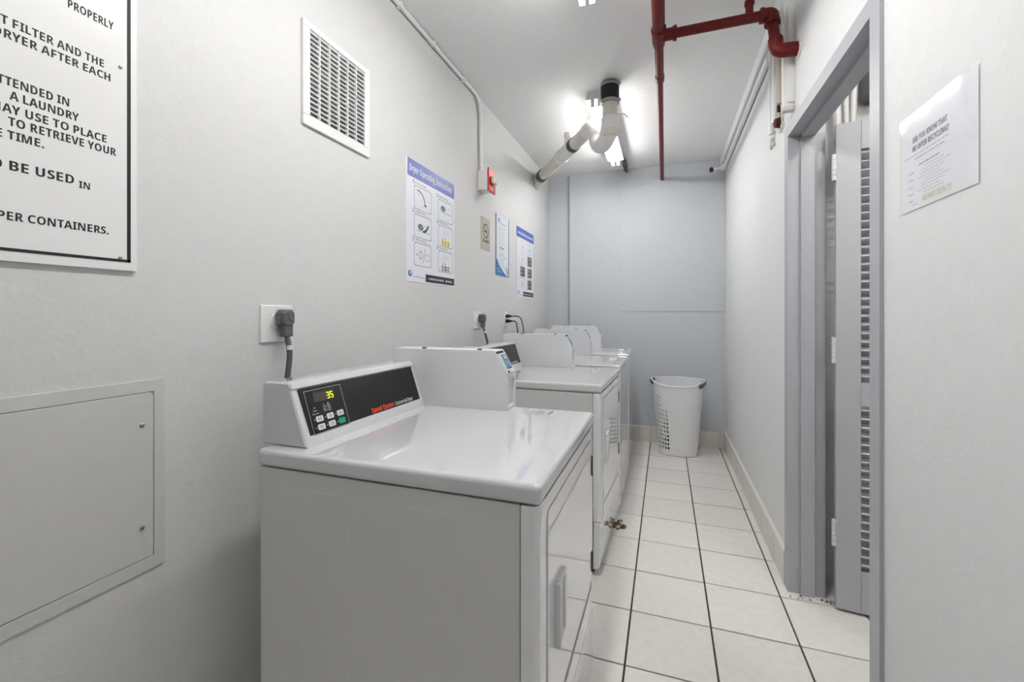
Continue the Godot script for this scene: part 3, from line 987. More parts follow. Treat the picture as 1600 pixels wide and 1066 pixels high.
func left_wall_things() -> void:
	var b: MB
	# ---- large rules sign, cut by the left edge of the picture
	var t := thing("rules_sign", "large white sign of laundry rules with a black border line", "sign", P(XL, 1.70, 0.30))
	var w0 := -0.42; var w1 := 0.387; var h0 := -0.354; var h1 := 0.36     # along the wall (x) and up (y) from the origin
	var lw := Transform3D(Basis(Vector3.UP, PI / 2), Vector3.ZERO)
	b = MB.new()
	b.box(Vector3(w0, h0, 0), Vector3(w1, h1, 0.009), 0.0015, 1, lw)
	part("board", b, M.plastic_white, t)
	b = MB.new()
	b.box(Vector3(w0 + 0.014, h0 + 0.0195, 0.009), Vector3(w1 - 0.0135, h0 + 0.0255, 0.0098), 0.0, 1, lw)
	b.box(Vector3(w0 + 0.014, h1 - 0.0255, 0.009), Vector3(w1 - 0.0135, h1 - 0.0195, 0.0098), 0.0, 1, lw)
	b.box(Vector3(w1 - 0.0205, h0 + 0.02, 0.009), Vector3(w1 - 0.0135, h1 - 0.02, 0.0098), 0.0, 1, lw)
	b.box(Vector3(w0 + 0.014, h0 + 0.02, 0.009), Vector3(w0 + 0.02, h1 - 0.02, 0.0098), 0.0, 1, lw)
	part("border_line", b, M.ink, t)
	# words, right end (depth) and base line height as they stand on the sign
	for q in [["PROPERLY", 0.560, 0.640, 1.884, 0.0175], ["T FILTER AND THE", 0.462, 0.622, 1.791, 0.0165], ["DRYER AFTER EACH", 0.452, 0.634, 1.766, 0.0165],
			["ATTENDED IN", 0.445, 0.562, 1.678, 0.0165], ["A LAUNDRY", 0.474, 0.578, 1.653, 0.0165], ["MAY USE TO PLACE", 0.447, 0.627, 1.6265, 0.0165], ["TO RETRIEVE YOUR", 0.472, 0.645, 1.603, 0.0165], ["E TIME.", 0.456, 0.523, 1.577, 0.0165],
			["O BE USED", 0.448, 0.570, 1.519, 0.018], ["IN", 0.5785, 0.597, 1.514, 0.0145], ["PER CONTAINERS.", 0.458, 0.631, 1.4235, 0.0165]]:
		letters("lettering", q[0], q[2] - q[1], q[4], M.ink, t, lw * Transform3D(Basis(), Vector3(q[1] - 0.30, q[3] - 1.70, 0.009)), true)
	for q in [[0.353, -0.326], [0.353, 0.108], [0.353, 0.325]]:
		screw(t, lw * Transform3D(Basis(), Vector3(q[0], q[1], 0.009)), 0.004, M.steel)
	# ---- access panel
	t = thing("access_panel", "grey metal access panel set low in the wall with two slotted latches", "access panel", P(XL, 0.63, 0.45))
	b = MB.new()
	b.box(Vector3(-0.34, 0, 0), Vector3(0.301, 0.030, 0.004), 0.001, 1, lw)
	b.box(Vector3(-0.34, 0.429, 0), Vector3(0.301, 0.458, 0.004), 0.001, 1, lw)
	b.box(Vector3(0.2765, 0.028, 0), Vector3(0.301, 0.431, 0.004), 0.001, 1, lw)
	b.box(Vector3(-0.34, 0.028, 0), Vector3(-0.315, 0.431, 0.004), 0.001, 1, lw)
	part("frame", b, M.panel_grey, t)
	b = MB.new()
	b.prism(rrect(-0.3135, 0.0318, 0.275, 0.4275, 0.010, 4), 0.0, 0.0042, 0.0008, lw)
	var hatch := part("hatch", b, M.panel_grey, t)
	for y in [0.352, 0.108]:
		screw(hatch, lw * Transform3D(Basis(Vector3(0, 0, 1), 0.7), Vector3(0.25, y, 0.0042)), 0.0055, M.steel)
	# ---- return air grille
	t = thing("air_grille", "white louvred air grille high on the left wall", "vent", P(XL, 2.0845, 1.3685))
	var g0 := 0.152; var g1 := 0.158
	b = MB.new()
	var fo := 0.1795
	b.box(Vector3(-fo, -0.182, 0), Vector3(fo, -0.145, 0.010), 0.003, 2, lw)
	b.box(Vector3(-fo, 0.160, 0), Vector3(fo, 0.182, 0.010), 0.003, 2, lw)
	b.box(Vector3(-fo, -0.1452, 0), Vector3(-0.148, 0.1602, 0.010), 0.002, 1, lw)
	b.box(Vector3(0.148, -0.1452, 0), Vector3(fo, 0.1602, 0.010), 0.002, 1, lw)
	part("frame", b, M.plastic_white, t)
	var sl := MB.new()
	sl.box(Vector3(-0.149, -0.0021, -0.007), Vector3(0.149, 0.0021, 0.007), 0.0, 1)
	var slm := sl.mesh()
	for k in 18:
		place("slat", slm, M.plastic_white, t, lw * Transform3D(Basis(Vector3.RIGHT, deg_to_rad(22)), Vector3(0, -0.140 + k * 0.0174, 0.0)))
	for k in 5:
		b = MB.new()
		b.box(Vector3(-0.1005 + k * 0.0495 - 0.002, -0.147, -0.002), Vector3(-0.1005 + k * 0.0495 + 0.002, 0.162, 0.0085), 0.0, 1, lw)
		part("divider", b, M.plastic_white, t)
	b = MB.new()
	b.box(Vector3(-0.147, -0.146, -0.1), Vector3(0.147, 0.158, -0.09), 0.0, 1, lw)
	part("filter", b, M.filter_cloth, t)
	# ---- posters
	posters(lw)
	# ---- outlets, plugs and cords
	outlet(1.085, 1.2165, 0.061, 0.059, "large square white outlet plate with a grey dryer plug", true)
	dryer_plug(1.092, 1.235, [P(-1.125, 1.18, 1.095), P(-1.128, 1.13, 1.092), P(-1.128, 1.07, 1.085), P(-1.135, 0.95, 1.07), P(-1.13, 0.6, 1.07), P(-1.0, 0.45, 1.08), P(-0.985, 0.45, 1.08)], "grey plug and cord of the nearest dryer", 0.0085)
	outlet(2.687, 1.211, 0.061, 0.059, "small-looking white outlet plate above the second dryer", true)
	dryer_plug(2.70, 1.222, [P(-1.125, 1.17, 2.705), P(-1.128, 1.12, 2.70), P(-1.12, 1.06, 2.72), P(-1.10, 0.98, 2.735), P(-1.09, 0.6, 2.72), P(-1.07, 0.45, 2.70), P(-1.06, 0.45, 2.66)], "grey plug and cord of the second dryer", 0.0075)
	outlet(3.224, 1.212, 0.038, 0.059, "white duplex outlet plate with two black plugs", false)
	for k in 2:
		var y: float = [1.234, 1.196][k]
		t = thing("power_plug", ["upper black plug in the duplex outlet with its cord", "lower black plug in the duplex outlet with its cord"][k], "plug", P(XL + 0.006, y, 3.224), "black washer plugs")
		b = MB.new()
		b.prism(rrect(-0.013, -0.013, 0.013, 0.013, 0.005, 3), 0.001, 0.03, 0.003, lw)
		b.box(Vector3(-0.008, -0.008, 0.028), Vector3(0.008, 0.008, 0.05), 0.004, 2, lw)
		part("plug_body", b, M.black, t)
		b = MB.new()
		var dx: float = [0.05, 0.0][k]
		b.tube(fillet([Vector3(0.048, 0, 0), Vector3(0.085 + dx * 0.4, 0.0, -dx), Vector3(0.10 + dx * 0.5, -0.09, -dx * 1.2), Vector3(0.115 + dx * 0.5, -0.35, -dx * 1.6)], 0.04), 0.0042, 8)
		part("cord", b, M.black, t)
	# ---- conduit and alarm
	b = MB.new()
	b.tube(fillet([P(XL + 0.014, 2.684, DF + 0.05), P(XL + 0.014, 2.684, 2.66), P(XL + 0.016, 2.60, 2.70), P(XL + 0.016, 2.20, 2.715)], 0.09, 10), 0.0115, 12)
	t = thing("conduit", "thin white conduit along the ceiling edge, bending down to the alarm", "conduit")
	part("pipe", b, M.plastic_white, t)
	for d in [1.75, 2.06, 2.43]:
		b = MB.new()
		b.box(P(XL, 2.668, d), P(XL + 0.028, 2.6985, d + 0.022), 0.003, 1)
		part("strap", b, M.plastic_white, t)
	t = thing("fire_alarm", "red fire alarm strobe on a white box", "alarm", P(XL, 2.14, 2.745))
	b = MB.new()
	b.box(Vector3(-0.052, -0.066, 0), Vector3(0.052, 0.066, 0.072), 0.003, 1, lw)
	part("back_box", b, M.plastic_white, t)
	b = MB.new()
	b.box(Vector3(-0.058, -0.076, 0.072), Vector3(0.062, 0.078, 0.084), 0.003, 2, lw)
	var plate := part("face_plate", b, M.alarm_red, t)
	b = MB.new()
	b.box(Vector3(-0.03, -0.022, 0.084), Vector3(0.034, 0.03, 0.112), 0.012, 3, lw)
	part("strobe_lens", b, M.strobe, plate)
	letters("lettering", "FIRE", 0.04, 0.011, M.white_ink, plate, lw * Transform3D(Basis(), Vector3(-0.02, -0.058, 0.084)), true)

func outlet(d: float, y: float, hw: float, hh: float, label: String, round_: bool) -> void:
	var lw := Transform3D(Basis(Vector3.UP, PI / 2), Vector3.ZERO)
	var t := thing("outlet", label, "outlet", P(XL, y, d), "wall outlets")
	var b := MB.new()
	b.box(Vector3(-hw, -hh, -0.004), Vector3(hw, hh, 0.007), 0.004, 2, lw)
	part("cover_plate", b, M.plastic_white, t)
	b = MB.new()
	if round_:
		b.lathe([Vector2(0.0, 0.011), Vector2(0.026, 0.011), Vector2(0.028, 0.009), Vector2(0.028, 0.006)], 24, lw * Transform3D(Basis(Vector3.RIGHT, PI / 2), Vector3(0, 0.008, 0)))
		part("receptacle", b, M.plastic_white, t)
	else:
		for s in [-0.019, 0.019]:
			b = MB.new()
			b.prism(rrect(-0.017, s - 0.014, 0.017, s + 0.014, 0.006, 3), 0.006, 0.009, 0.001, lw)
			part("receptacle", b, M.plastic_white, t)

func dryer_plug(d: float, y: float, path: Array, label: String, r: float) -> void:
	var lw := Transform3D(Basis(Vector3.UP, PI / 2), Vector3.ZERO)
	var t := thing("power_plug", label, "plug", P(XL + 0.011, y, d), "grey dryer plugs")
	var b := MB.new()
	var pr := PackedVector2Array()
	for k in 12:
		var a := TAU * k / 12
		var rr := 0.027 if k % 3 != 0 else 0.0235
		pr.append(Vector2(cos(a) * rr, sin(a) * rr * 1.15))
	b.prism(pr, 0.001, 0.04, 0.005, lw)
	b.box(Vector3(-0.015, -0.06, 0.010), Vector3(0.019, -0.02, 0.036), 0.005, 2, lw)
	b.box(Vector3(-0.03, -0.022, 0.012), Vector3(-0.015, 0.004, 0.03), 0.004, 2, lw)
	part("plug_body", b, M.plug_grey, t)
	b = MB.new()
	b.lathe([Vector2(0.0, 0.0015), Vector2(0.008, 0.0015), Vector2(0.010, 0.0025), Vector2(0.012, 0.0)], 16, lw * Transform3D(Basis(Vector3.RIGHT, PI / 2), Vector3(0.006, 0.002, 0.04)))
	part("boss", b, M.plug_grey, t)
	b = MB.new()
	var loc := []
	for q in path: loc.append((q as Vector3) - t.position)
	loc[0] = Vector3(0.023, -0.05, -0.002)
	b.tube(fillet(loc, 0.05), r, 10)
	part("cord", b, M.cord_grey, t)
	b = MB.new()
	b.tube([loc[1] + Vector3(0, 0.018, 0), loc[1] + Vector3(0, 0.004, 0)], r * 1.15, 10)
	part("cord_tag", b, M.plastic_white, t)

func posters(lw: Transform3D) -> void:
	var rng := RandomNumberGenerator.new()
	rng.seed = 33
	var grey := Color(0.42, 0.43, 0.46)
	var pale := Color(0.62, 0.64, 0.67)
	# --- large dryer poster
	var W := 511; var H := 604
	var im := Image.create(W, H, false, Image.FORMAT_RGB8)
	im.fill(Color(0.88, 0.89, 0.92))
	fill(im, 12, 0, W - 12, 86, Color(0.30, 0.36, 0.66))
	var cells := []
	for r in 3:
		for c in 2:
			var x: float = [72.0, 318.0][c]
			var y: float = 118.0 + r * 142.0 + c * 8.0
			cells.append(Vector2(x, y))
			scribble(im, rng, x + 8, y - 18, 110, 6, grey)
			scribble(im, rng, x + 8, y - 8, 150, 4, pale)
			outline(im, x, y, 172, 118, 16, 4, grey)
	var c0: Vector2 = cells[0]
	for k in 16:
		var a0 := 0.1 + k * 0.085; var a1 := a0 + 0.09
		stroke(im, c0 + Vector2(30, 96) + Vector2(sin(a0), -cos(a0)) * 78, c0 + Vector2(30, 96) + Vector2(sin(a1), -cos(a1)) * 78, 7, Color(0.15, 0.15, 0.16))
	stroke(im, c0 + Vector2(98, 82), c0 + Vector2(118, 84), 7, Color(0.15, 0.15, 0.16))
	stroke(im, c0 + Vector2(16, 18), c0 + Vector2(52, 42), 4, pale)
	outline(im, c0.x + 60, c0.y + 96, 104, 22, 2, 2, pale)
	for q in [cells[1] + Vector2(56, 46), cells[2] + Vector2(62, 60)]:
		ellipse(im, q.x, q.y, 26, 16, Color(0.22, 0.3, 0.25))
		ellipse(im, q.x, q.y, 16, 9, Color(0.55, 0.62, 0.5), 0.5)
		stroke(im, q + Vector2(-40, 22), q + Vector2(96, 22), 2, pale)
		outline(im, q.x + 30, q.y - 10, 66, 30, 2, 2, pale)
	var c2: Vector2 = cells[2]
	for k in 10:
		var a0 := 0.3 + k * 0.12
		ellipse(im, c2.x + 92 + k * 5, c2.y + 78 - k * k * 0.42, 9.0 - k * 0.3, 6, Color(0.12, 0.13, 0.14))
	for n in [3, 5]:
		var q: Vector2 = cells[n]
		for k in 3: scribble(im, rng, q.x + 52, q.y + 22 + k * 12, 80, 3, pale)
		for k in 2:
			stroke(im, q + Vector2(52 + k * 30, 60), q + Vector2(52 + k * 30, 76), 3, grey)
			stroke(im, q + Vector2(46 + k * 30, 70), q + Vector2(52 + k * 30, 77), 3, grey)
			stroke(im, q + Vector2(58 + k * 30, 70), q + Vector2(52 + k * 30, 77), 3, grey)
		for k in 6:
			var col: Color = Color(0.82, 0.78, 0.1) if n == 3 else [Color(0.62, 0.62, 0.64), Color(0.5, 0.5, 0.5), Color(0.7, 0.68, 0.5)][k % 3]
			fill(im, q.x + 38 + (k % 3) * 34, q.y + 82 + (k / 3) * 16, 30, 14, col)
			fill(im, q.x + 46 + (k % 3) * 34, q.y + 86 + (k / 3) * 16, 10, 5, Color(0.3, 0.3, 0.25))
	var c4: Vector2 = cells[4]
	ellipse(im, c4.x + 62, c4.y + 60, 22, 18, grey, 0.85)
	stroke(im, c4 + Vector2(62, 34), c4 + Vector2(62, 86), 3, grey)
	stroke(im, c4 + Vector2(108, 22), c4 + Vector2(84, 100), 3, grey)
	outline(im, c4.x + 104, c4.y + 52, 54, 32, 2, 3, grey)
	stroke(im, c4 + Vector2(22, 62), c4 + Vector2(34, 62), 4, grey)
	ellipse(im, 36, 562, 20, 16, Color(0.32, 0.42, 0.58))
	ellipse(im, 42, 558, 10, 8, Color(0.75, 0.8, 0.86))
	scribble(im, rng, 66, 574, 110, 5, grey)
	fill(im, 184, 556, W - 184, 40, Color(0.1, 0.1, 0.11))
	scribble(im, rng, 214, 570, 170, 12, Color(0.8, 0.8, 0.8))
	scribble(im, rng, 404, 570, 80, 12, Color(0.8, 0.8, 0.8))
	var t := thing("poster", "large dryer instruction poster with a blue title band", "poster", P(XL, 1.71, 2.0895))
	var b := MB.new()
	b.sheet(0.511, 0.604, 0.0015)
	part("print_sheet", b, printed(im), t, lw)
	letters("lettering", "Dryer Operating Instructions", 0.45, 0.046, M.white_ink, t, lw * Transform3D(Basis(), Vector3(-0.225, 0.232, 0.0015)))
	for k in 6:
		var q: Vector2 = cells[k]
		letters("lettering", str(k + 1), 0.012, 0.022, M.grey_ink, t, lw * Transform3D(Basis(), Vector3((q.x - 14) / 1000.0 - 0.2555, 0.302 - (q.y - 2) / 1000.0, 0.0015)))
	# --- no smoking sign
	im = Image.create(160, 226, false, Image.FORMAT_RGB8)
	im.fill(Color(0.70, 0.68, 0.62))
	ellipse(im, 84, 88, 58, 56, Color(0.1, 0.1, 0.1), 0.84)
	stroke(im, Vector2(46, 48), Vector2(122, 128), 9, Color(0.1, 0.1, 0.1))
	fill(im, 50, 88, 62, 11, Color(0.1, 0.1, 0.1))
	stroke(im, Vector2(112, 84), Vector2(106, 66), 4, Color(0.1, 0.1, 0.1))
	fill(im, 6, 150, 148, 2, Color(0.45, 0.43, 0.4))
	t = thing("no_smoking_sign", "small beige no-smoking sign with a barred cigarette", "sign", P(XL, 1.805, 2.8245))
	b = MB.new()
	b.prism(rrect(-0.0805, -0.113, 0.0805, 0.113, 0.01, 4), 0.0, 0.003, 0.0008, lw)
	part("backing", b, mat(Color(0.70, 0.68, 0.62), 0.4), t)
	b = MB.new()
	b.sheet(0.146, 0.2, 0.0004)
	part("print_sheet", b, printed(im), t, lw * Transform3D(Basis(), Vector3(0, 0, 0.003)))
	letters("lettering", "NO SMOKING", 0.11, 0.017, M.ink, t, lw * Transform3D(Basis(), Vector3(-0.052, -0.058, 0.0034)))
	# --- narrow blue-edged poster
	W = 294; H = 458
	im = Image.create(W, H, false, Image.FORMAT_RGB8)
	im.fill(Color(0.86, 0.88, 0.9))
	var navy := Color(0.22, 0.33, 0.46)
	for y in range(H - 120, H):
		var q := float(y - (H - 120)) / 120.0
		fill(im, 0, y, 40 + 230 * pow(q, 1.6), 1, Color(0.12, 0.42, 0.68))
	for y in range(H - 70, H):
		var q := float(y - (H - 70)) / 70.0
		fill(im, 200 + 60 * q, y, 60, 1, Color(0.62, 0.72, 0.8))
	fill(im, 0, 0, 18, H, navy); fill(im, W - 16, 0, 16, H, navy)
	ellipse(im, 76, 40, 20, 18, Color(0.35, 0.45, 0.6))
	ellipse(im, 82, 40, 9, 9, Color(0.86, 0.88, 0.9))
	scribble(im, rng, 92, 56, 140, 7, grey)
	for k in 18:
		if k in [9, 12]: continue
		scribble(im, rng, 48 + (k % 3) * 6, 84 + k * 17, 170 - (k * 37) % 60, 4, pale)
	fill(im, 84, 238, 40, 10, grey); fill(im, 132, 240, 44, 10, grey)
	fill(im, 92, 288, 24, 8, grey); fill(im, 136, 290, 24, 8, grey)
	ellipse(im, 200, 352, 62, 40, Color(0.55, 0.6, 0.66), 0.93)
	scribble(im, rng, 28, H - 56, 60, 6, Color(0.75, 0.85, 0.93))
	scribble(im, rng, 28, H - 36, 110, 6, Color(0.75, 0.85, 0.93))
	t = thing("poster", "narrow notice with dark side stripes and a blue corner swoosh", "poster", P(XL, 1.768, 3.165))
	b = MB.new()
	b.sheet(0.294, 0.458, 0.0015)
	part("print_sheet", b, printed(im), t, lw)
	# --- far instruction poster
	W = 504; H = 600
	im = Image.create(W, H, false, Image.FORMAT_RGB8)
	im.fill(Color(0.88, 0.89, 0.91))
	fill(im, 0, 0, W, 86, Color(0.30, 0.38, 0.70))
	for r in 4:
		for c in 2:
			var x: float = [100.0, 312.0][c]; var y := 120.0 + r * 106
			scribble(im, rng, x - 10, y - 12, 130, 5, pale)
			if (c == 1 and r > 0) or (c == 0 and r == 2):
				fill(im, x, y, 128, 84, Color(0.2, 0.21, 0.21))
				for k in 6: fill(im, x + 12 + (k % 3) * 38, y + 10 + (k / 3) * 36, 24, 22, [Color(0.55, 0.58, 0.56), Color(0.4, 0.44, 0.36), Color(0.66, 0.68, 0.68)][(k + r) % 3])
			else:
				stroke(im, Vector2(x + 30, y + 60), Vector2(x + 66, y + 24), 4, pale)
				ellipse(im, x + 72, y + 42, 18, 12, Color(0.6, 0.6, 0.64), 0.6)
				scribble(im, rng, x, y + 76, 110, 4, pale)
	fill(im, 180, 548, W - 190, 40, Color(0.12, 0.12, 0.13))
	scribble(im, rng, 200, 562, 250, 12, Color(0.8, 0.8, 0.8))
	ellipse(im, 50, 560, 18, 18, Color(0.5, 0.56, 0.66))
	scribble(im, rng, 78, 576, 80, 5, grey)
	scribble(im, rng, 30, 34, 440, 22, Color(0.85, 0.87, 0.92))
	t = thing("poster", "far instruction poster with blue title band and dark photo squares", "poster", P(XL, 1.696, 3.755))
	b = MB.new()
	b.sheet(0.504, 0.60, 0.0015)
	part("print_sheet", b, printed(im), t, lw)

# ------------------------------------------------------------------ right wall
func right_wall_things() -> void:
	var b: MB
	var rw := Transform3D(Basis(Vector3.UP, -PI / 2), Vector3.ZERO)
	# ---- recycling notice in a clear sleeve (its x runs towards the viewer)
	var t := thing("notice", "recycling notice in a clear plastic sleeve beside the doorway", "notice", P(XR, 1.587, 1.151))
	var rng := RandomNumberGenerator.new()
	rng.seed = 41
	var im := Image.create(548, 424, false, Image.FORMAT_RGB8)
	im.fill(Color(0.90, 0.90, 0.925))
	var g := Color(0.62, 0.62, 0.66)
	scribble(im, rng, 30, 178, 340, 6, g)
	scribble(im, rng, 120, 196, 220, 7, Color(0.5, 0.5, 0.55))
	for i in range(20, 440): im.set_pixel(i, 212, Color(0.75, 0.75, 0.78))
	scribble(im, rng, 150, 230, 160, 8, Color(0.45, 0.45, 0.5))
	for k in 9:
		scribble(im, rng, 190 - (k % 4) * 16, 248 + k * 14, 150 + (k * 53) % 70, 5, Color(0.68, 0.68, 0.72))
		if k % 2 == 0: scribble(im, rng, 64, 252 + k * 16, 40, 6, Color(0.5, 0.5, 0.55))
	scribble(im, rng, 92, 398, 50, 5, g)
	b = MB.new()
	b.sheet(0.270, 0.212, 0.001)
	part("print_sheet", b, printed(im, 0.5), t, rw * Transform3D(Basis(), Vector3(0, 0, 0.001)))
	letters("lettering", "DID YOU KNOW THAT", 0.128, 0.0125, M.grey_ink, t, rw * Transform3D(Basis(), Vector3(-0.085, 0.044, 0.002)))
	letters("lettering", "WE OFFER RECYCLING?", 0.136, 0.0125, M.grey_ink, t, rw * Transform3D(Basis(), Vector3(-0.088, 0.024, 0.002)))
	letters("lettering", "MIAMI BEACH", 0.10, 0.013, M.gold_ink, t, rw * Transform3D(Basis(), Vector3(-0.045, -0.095, 0.002)), false)
	var clear := StandardMaterial3D.new()
	clear.transparency = BaseMaterial3D.TRANSPARENCY_ALPHA
	clear.albedo_color = Color(1, 1, 1, 0.06)
	clear.roughness = 0.06
	b = MB.new()
	# a slightly wavy film a few millimetres off the paper
	var NX := 14; var NY := 10
	var pt := func(i: int, j: int) -> Vector3:
		var x := -0.141 + 0.282 * i / NX; var y := -0.111 + 0.222 * j / NY
		var edge := minf(minf(i, NX - i) / 2.0, minf(j, NY - j) / 2.0)
		return rw * Vector3(x, y, 0.0035 + 0.0009 * minf(edge, 1.0) + 0.0002 * sin(x * 60.0 + y * 23.0))
	for i in NX:
		for j in NY:
			var a: Vector3 = pt.call(i, j); var c: Vector3 = pt.call(i + 1, j); var d: Vector3 = pt.call(i + 1, j + 1); var e: Vector3 = pt.call(i, j + 1)
			var nn := []
			for q in [[i, j], [i + 1, j], [i + 1, j + 1], [i, j + 1]]:
				var du: Vector3 = pt.call(q[0] + 1, q[1]) - pt.call(q[0] - 1, q[1])
				var dv: Vector3 = pt.call(q[0], q[1] + 1) - pt.call(q[0], q[1] - 1)
				nn.append(du.cross(dv).normalized())
			b.quads(a, c, d, e, nn[0], nn[1], nn[2], nn[3])
	part("sleeve", b, clear, t)
	# ---- raceway in the corner under the ceiling
	b = MB.new()
	b.box(P(XR - 0.045, 2.625, 2.236), P(XR, 2.70, DB), 0.006, 2)
	t = thing("cable_raceway", "long white raceway in the corner between ceiling and right wall", "raceway")
	part("duct_cover", b, M.plastic_white, t)
	b = MB.new()
	b.tube([P(XR - 0.018, 2.595, 2.62), P(XR - 0.018, 2.595, DB)], 0.016, 12)
	part("pipe", b, M.plastic_white, t)
	# ---- vertical raceway with a cut end, and two risers
	b = MB.new()
	b.box(P(XR - 0.044, 2.155, 2.21), P(XR, HC, 2.2355), 0.003, 1)
	b.box(P(XR - 0.026, 2.17, 2.202), P(XR, HC, 2.2105), 0.002, 1)
	t = thing("cable_raceway", "upright white raceway running down to the door frame", "raceway")
	part("duct_cover", b, M.plastic_white, t)
	b = MB.new()
	b.box(P(XR - 0.046, 2.135, 2.205), P(XR, 2.157, 2.24), 0.006, 2)
	part("end_cap", b, M.plaster, t)
	for k in 3:
		b = MB.new()
		var d: float = [2.385, 2.475, 2.57][k]
		b.tube([P(XR - 0.017, [2.245, 2.19, 2.17][k], d), P(XR - 0.017, 2.624, d)], [0.015, 0.017, 0.012][k], 12)
		tag(part("riser_pipe", b, [M.tan, M.plastic_white, M.plastic_white][k], self), ["tan riser pipe ending above the rusty hole", "thick white riser pipe between the tan and the thin one", "thin white riser pipe farthest from the door frame"][k], "pipe", "risers on the right wall")
	# ---- broken plaster with a rusted stub
	t = thing("broken_patch", "ragged plaster hole with a rusted pipe stub beside the door frame", "damaged wall", P(XR, 2.185, 2.435))
	rng.seed = 6
	b = MB.new()
	for k in 22:
		var a := rng.randf() * TAU
		var r := rng.randf_range(0.035, 0.06)
		var c := Vector3(cos(a) * r * 0.8, sin(a) * r * 1.25, 0)
		var s := rng.randf_range(0.007, 0.016)
		b.box(-Vector3(s, s * 0.7, 0.003), Vector3(s, s * 0.7, 0.009), 0.003, 1, rw * Transform3D(Basis(Vector3(0, 0, 1), rng.randf() * 3.0), c))
	part("plaster_crumbs", b, M.plaster, t)
	b = MB.new()
	var blob := PackedVector2Array()
	for k in 14:
		var a := TAU * k / 14
		var r := rng.randf_range(0.8, 1.15)
		blob.append(Vector2(cos(a) * 0.03 * r, sin(a) * 0.055 * r))
	b.prism(blob, 0.0, 0.004, 0.001, rw)
	part("cavity", b, M.dirt, t)
	b = MB.new()
	b.tube([rw * Vector3(0.006, -0.012, 0.0), rw * Vector3(0.008, -0.016, 0.03)], [0.026, 0.021], 10)
	part("rusted_stub", b, M.rust, t)
	b = MB.new()
	b.box(rw * Vector3(-0.012, 0.05, 0.0), rw * Vector3(0.006, 0.075, 0.02), 0.003, 1)
	b.box(rw * Vector3(0.008, 0.035, 0.0), rw * Vector3(0.022, 0.055, 0.022), 0.003, 1)
	part("bracket", b, M.black, t)
	t = thing("plaster_patch", "lump of grey-white plaster under the white riser pipe", "damaged wall", P(XR, 2.155, 2.60))
	b = MB.new()
	for k in 9:
		var c := Vector3(rng.randf_range(-0.03, 0.03), rng.randf_range(-0.035, 0.035), 0)
		var s := rng.randf_range(0.008, 0.016)
		b.box(-Vector3(s, s, 0.003), Vector3(s, s, 0.012), 0.004, 1, rw * Transform3D(Basis(Vector3(0, 0, 1), rng.randf() * 3.0), c))
	part("crumbs", b, M.plaster, t)
	# ---- capped stub by the end wall
	t = thing("capped_stub", "short white pipe stub with a brown cap high in the far corner", "pipe", P(XR, 2.585, 4.43))
	b = MB.new()
	b.tube([Vector3(-0.04, 0, 0), Vector3(-0.12, -0.004, 0)], 0.012, 12)
	b.box(Vector3(-0.052, -0.02, -0.016), Vector3(0, 0.03, 0.016), 0.004, 1)
	part("pipe", b, M.plastic_white, t)
	b = MB.new()
	b.tube([Vector3(-0.112, -0.004, 0), Vector3(-0.125, -0.005, 0), Vector3(-0.145, -0.006, 0)], [0.014, 0.026, 0.018], 12)
	part("cap", b, mat(Color(0.3, 0.17, 0.15), 0.8), t)

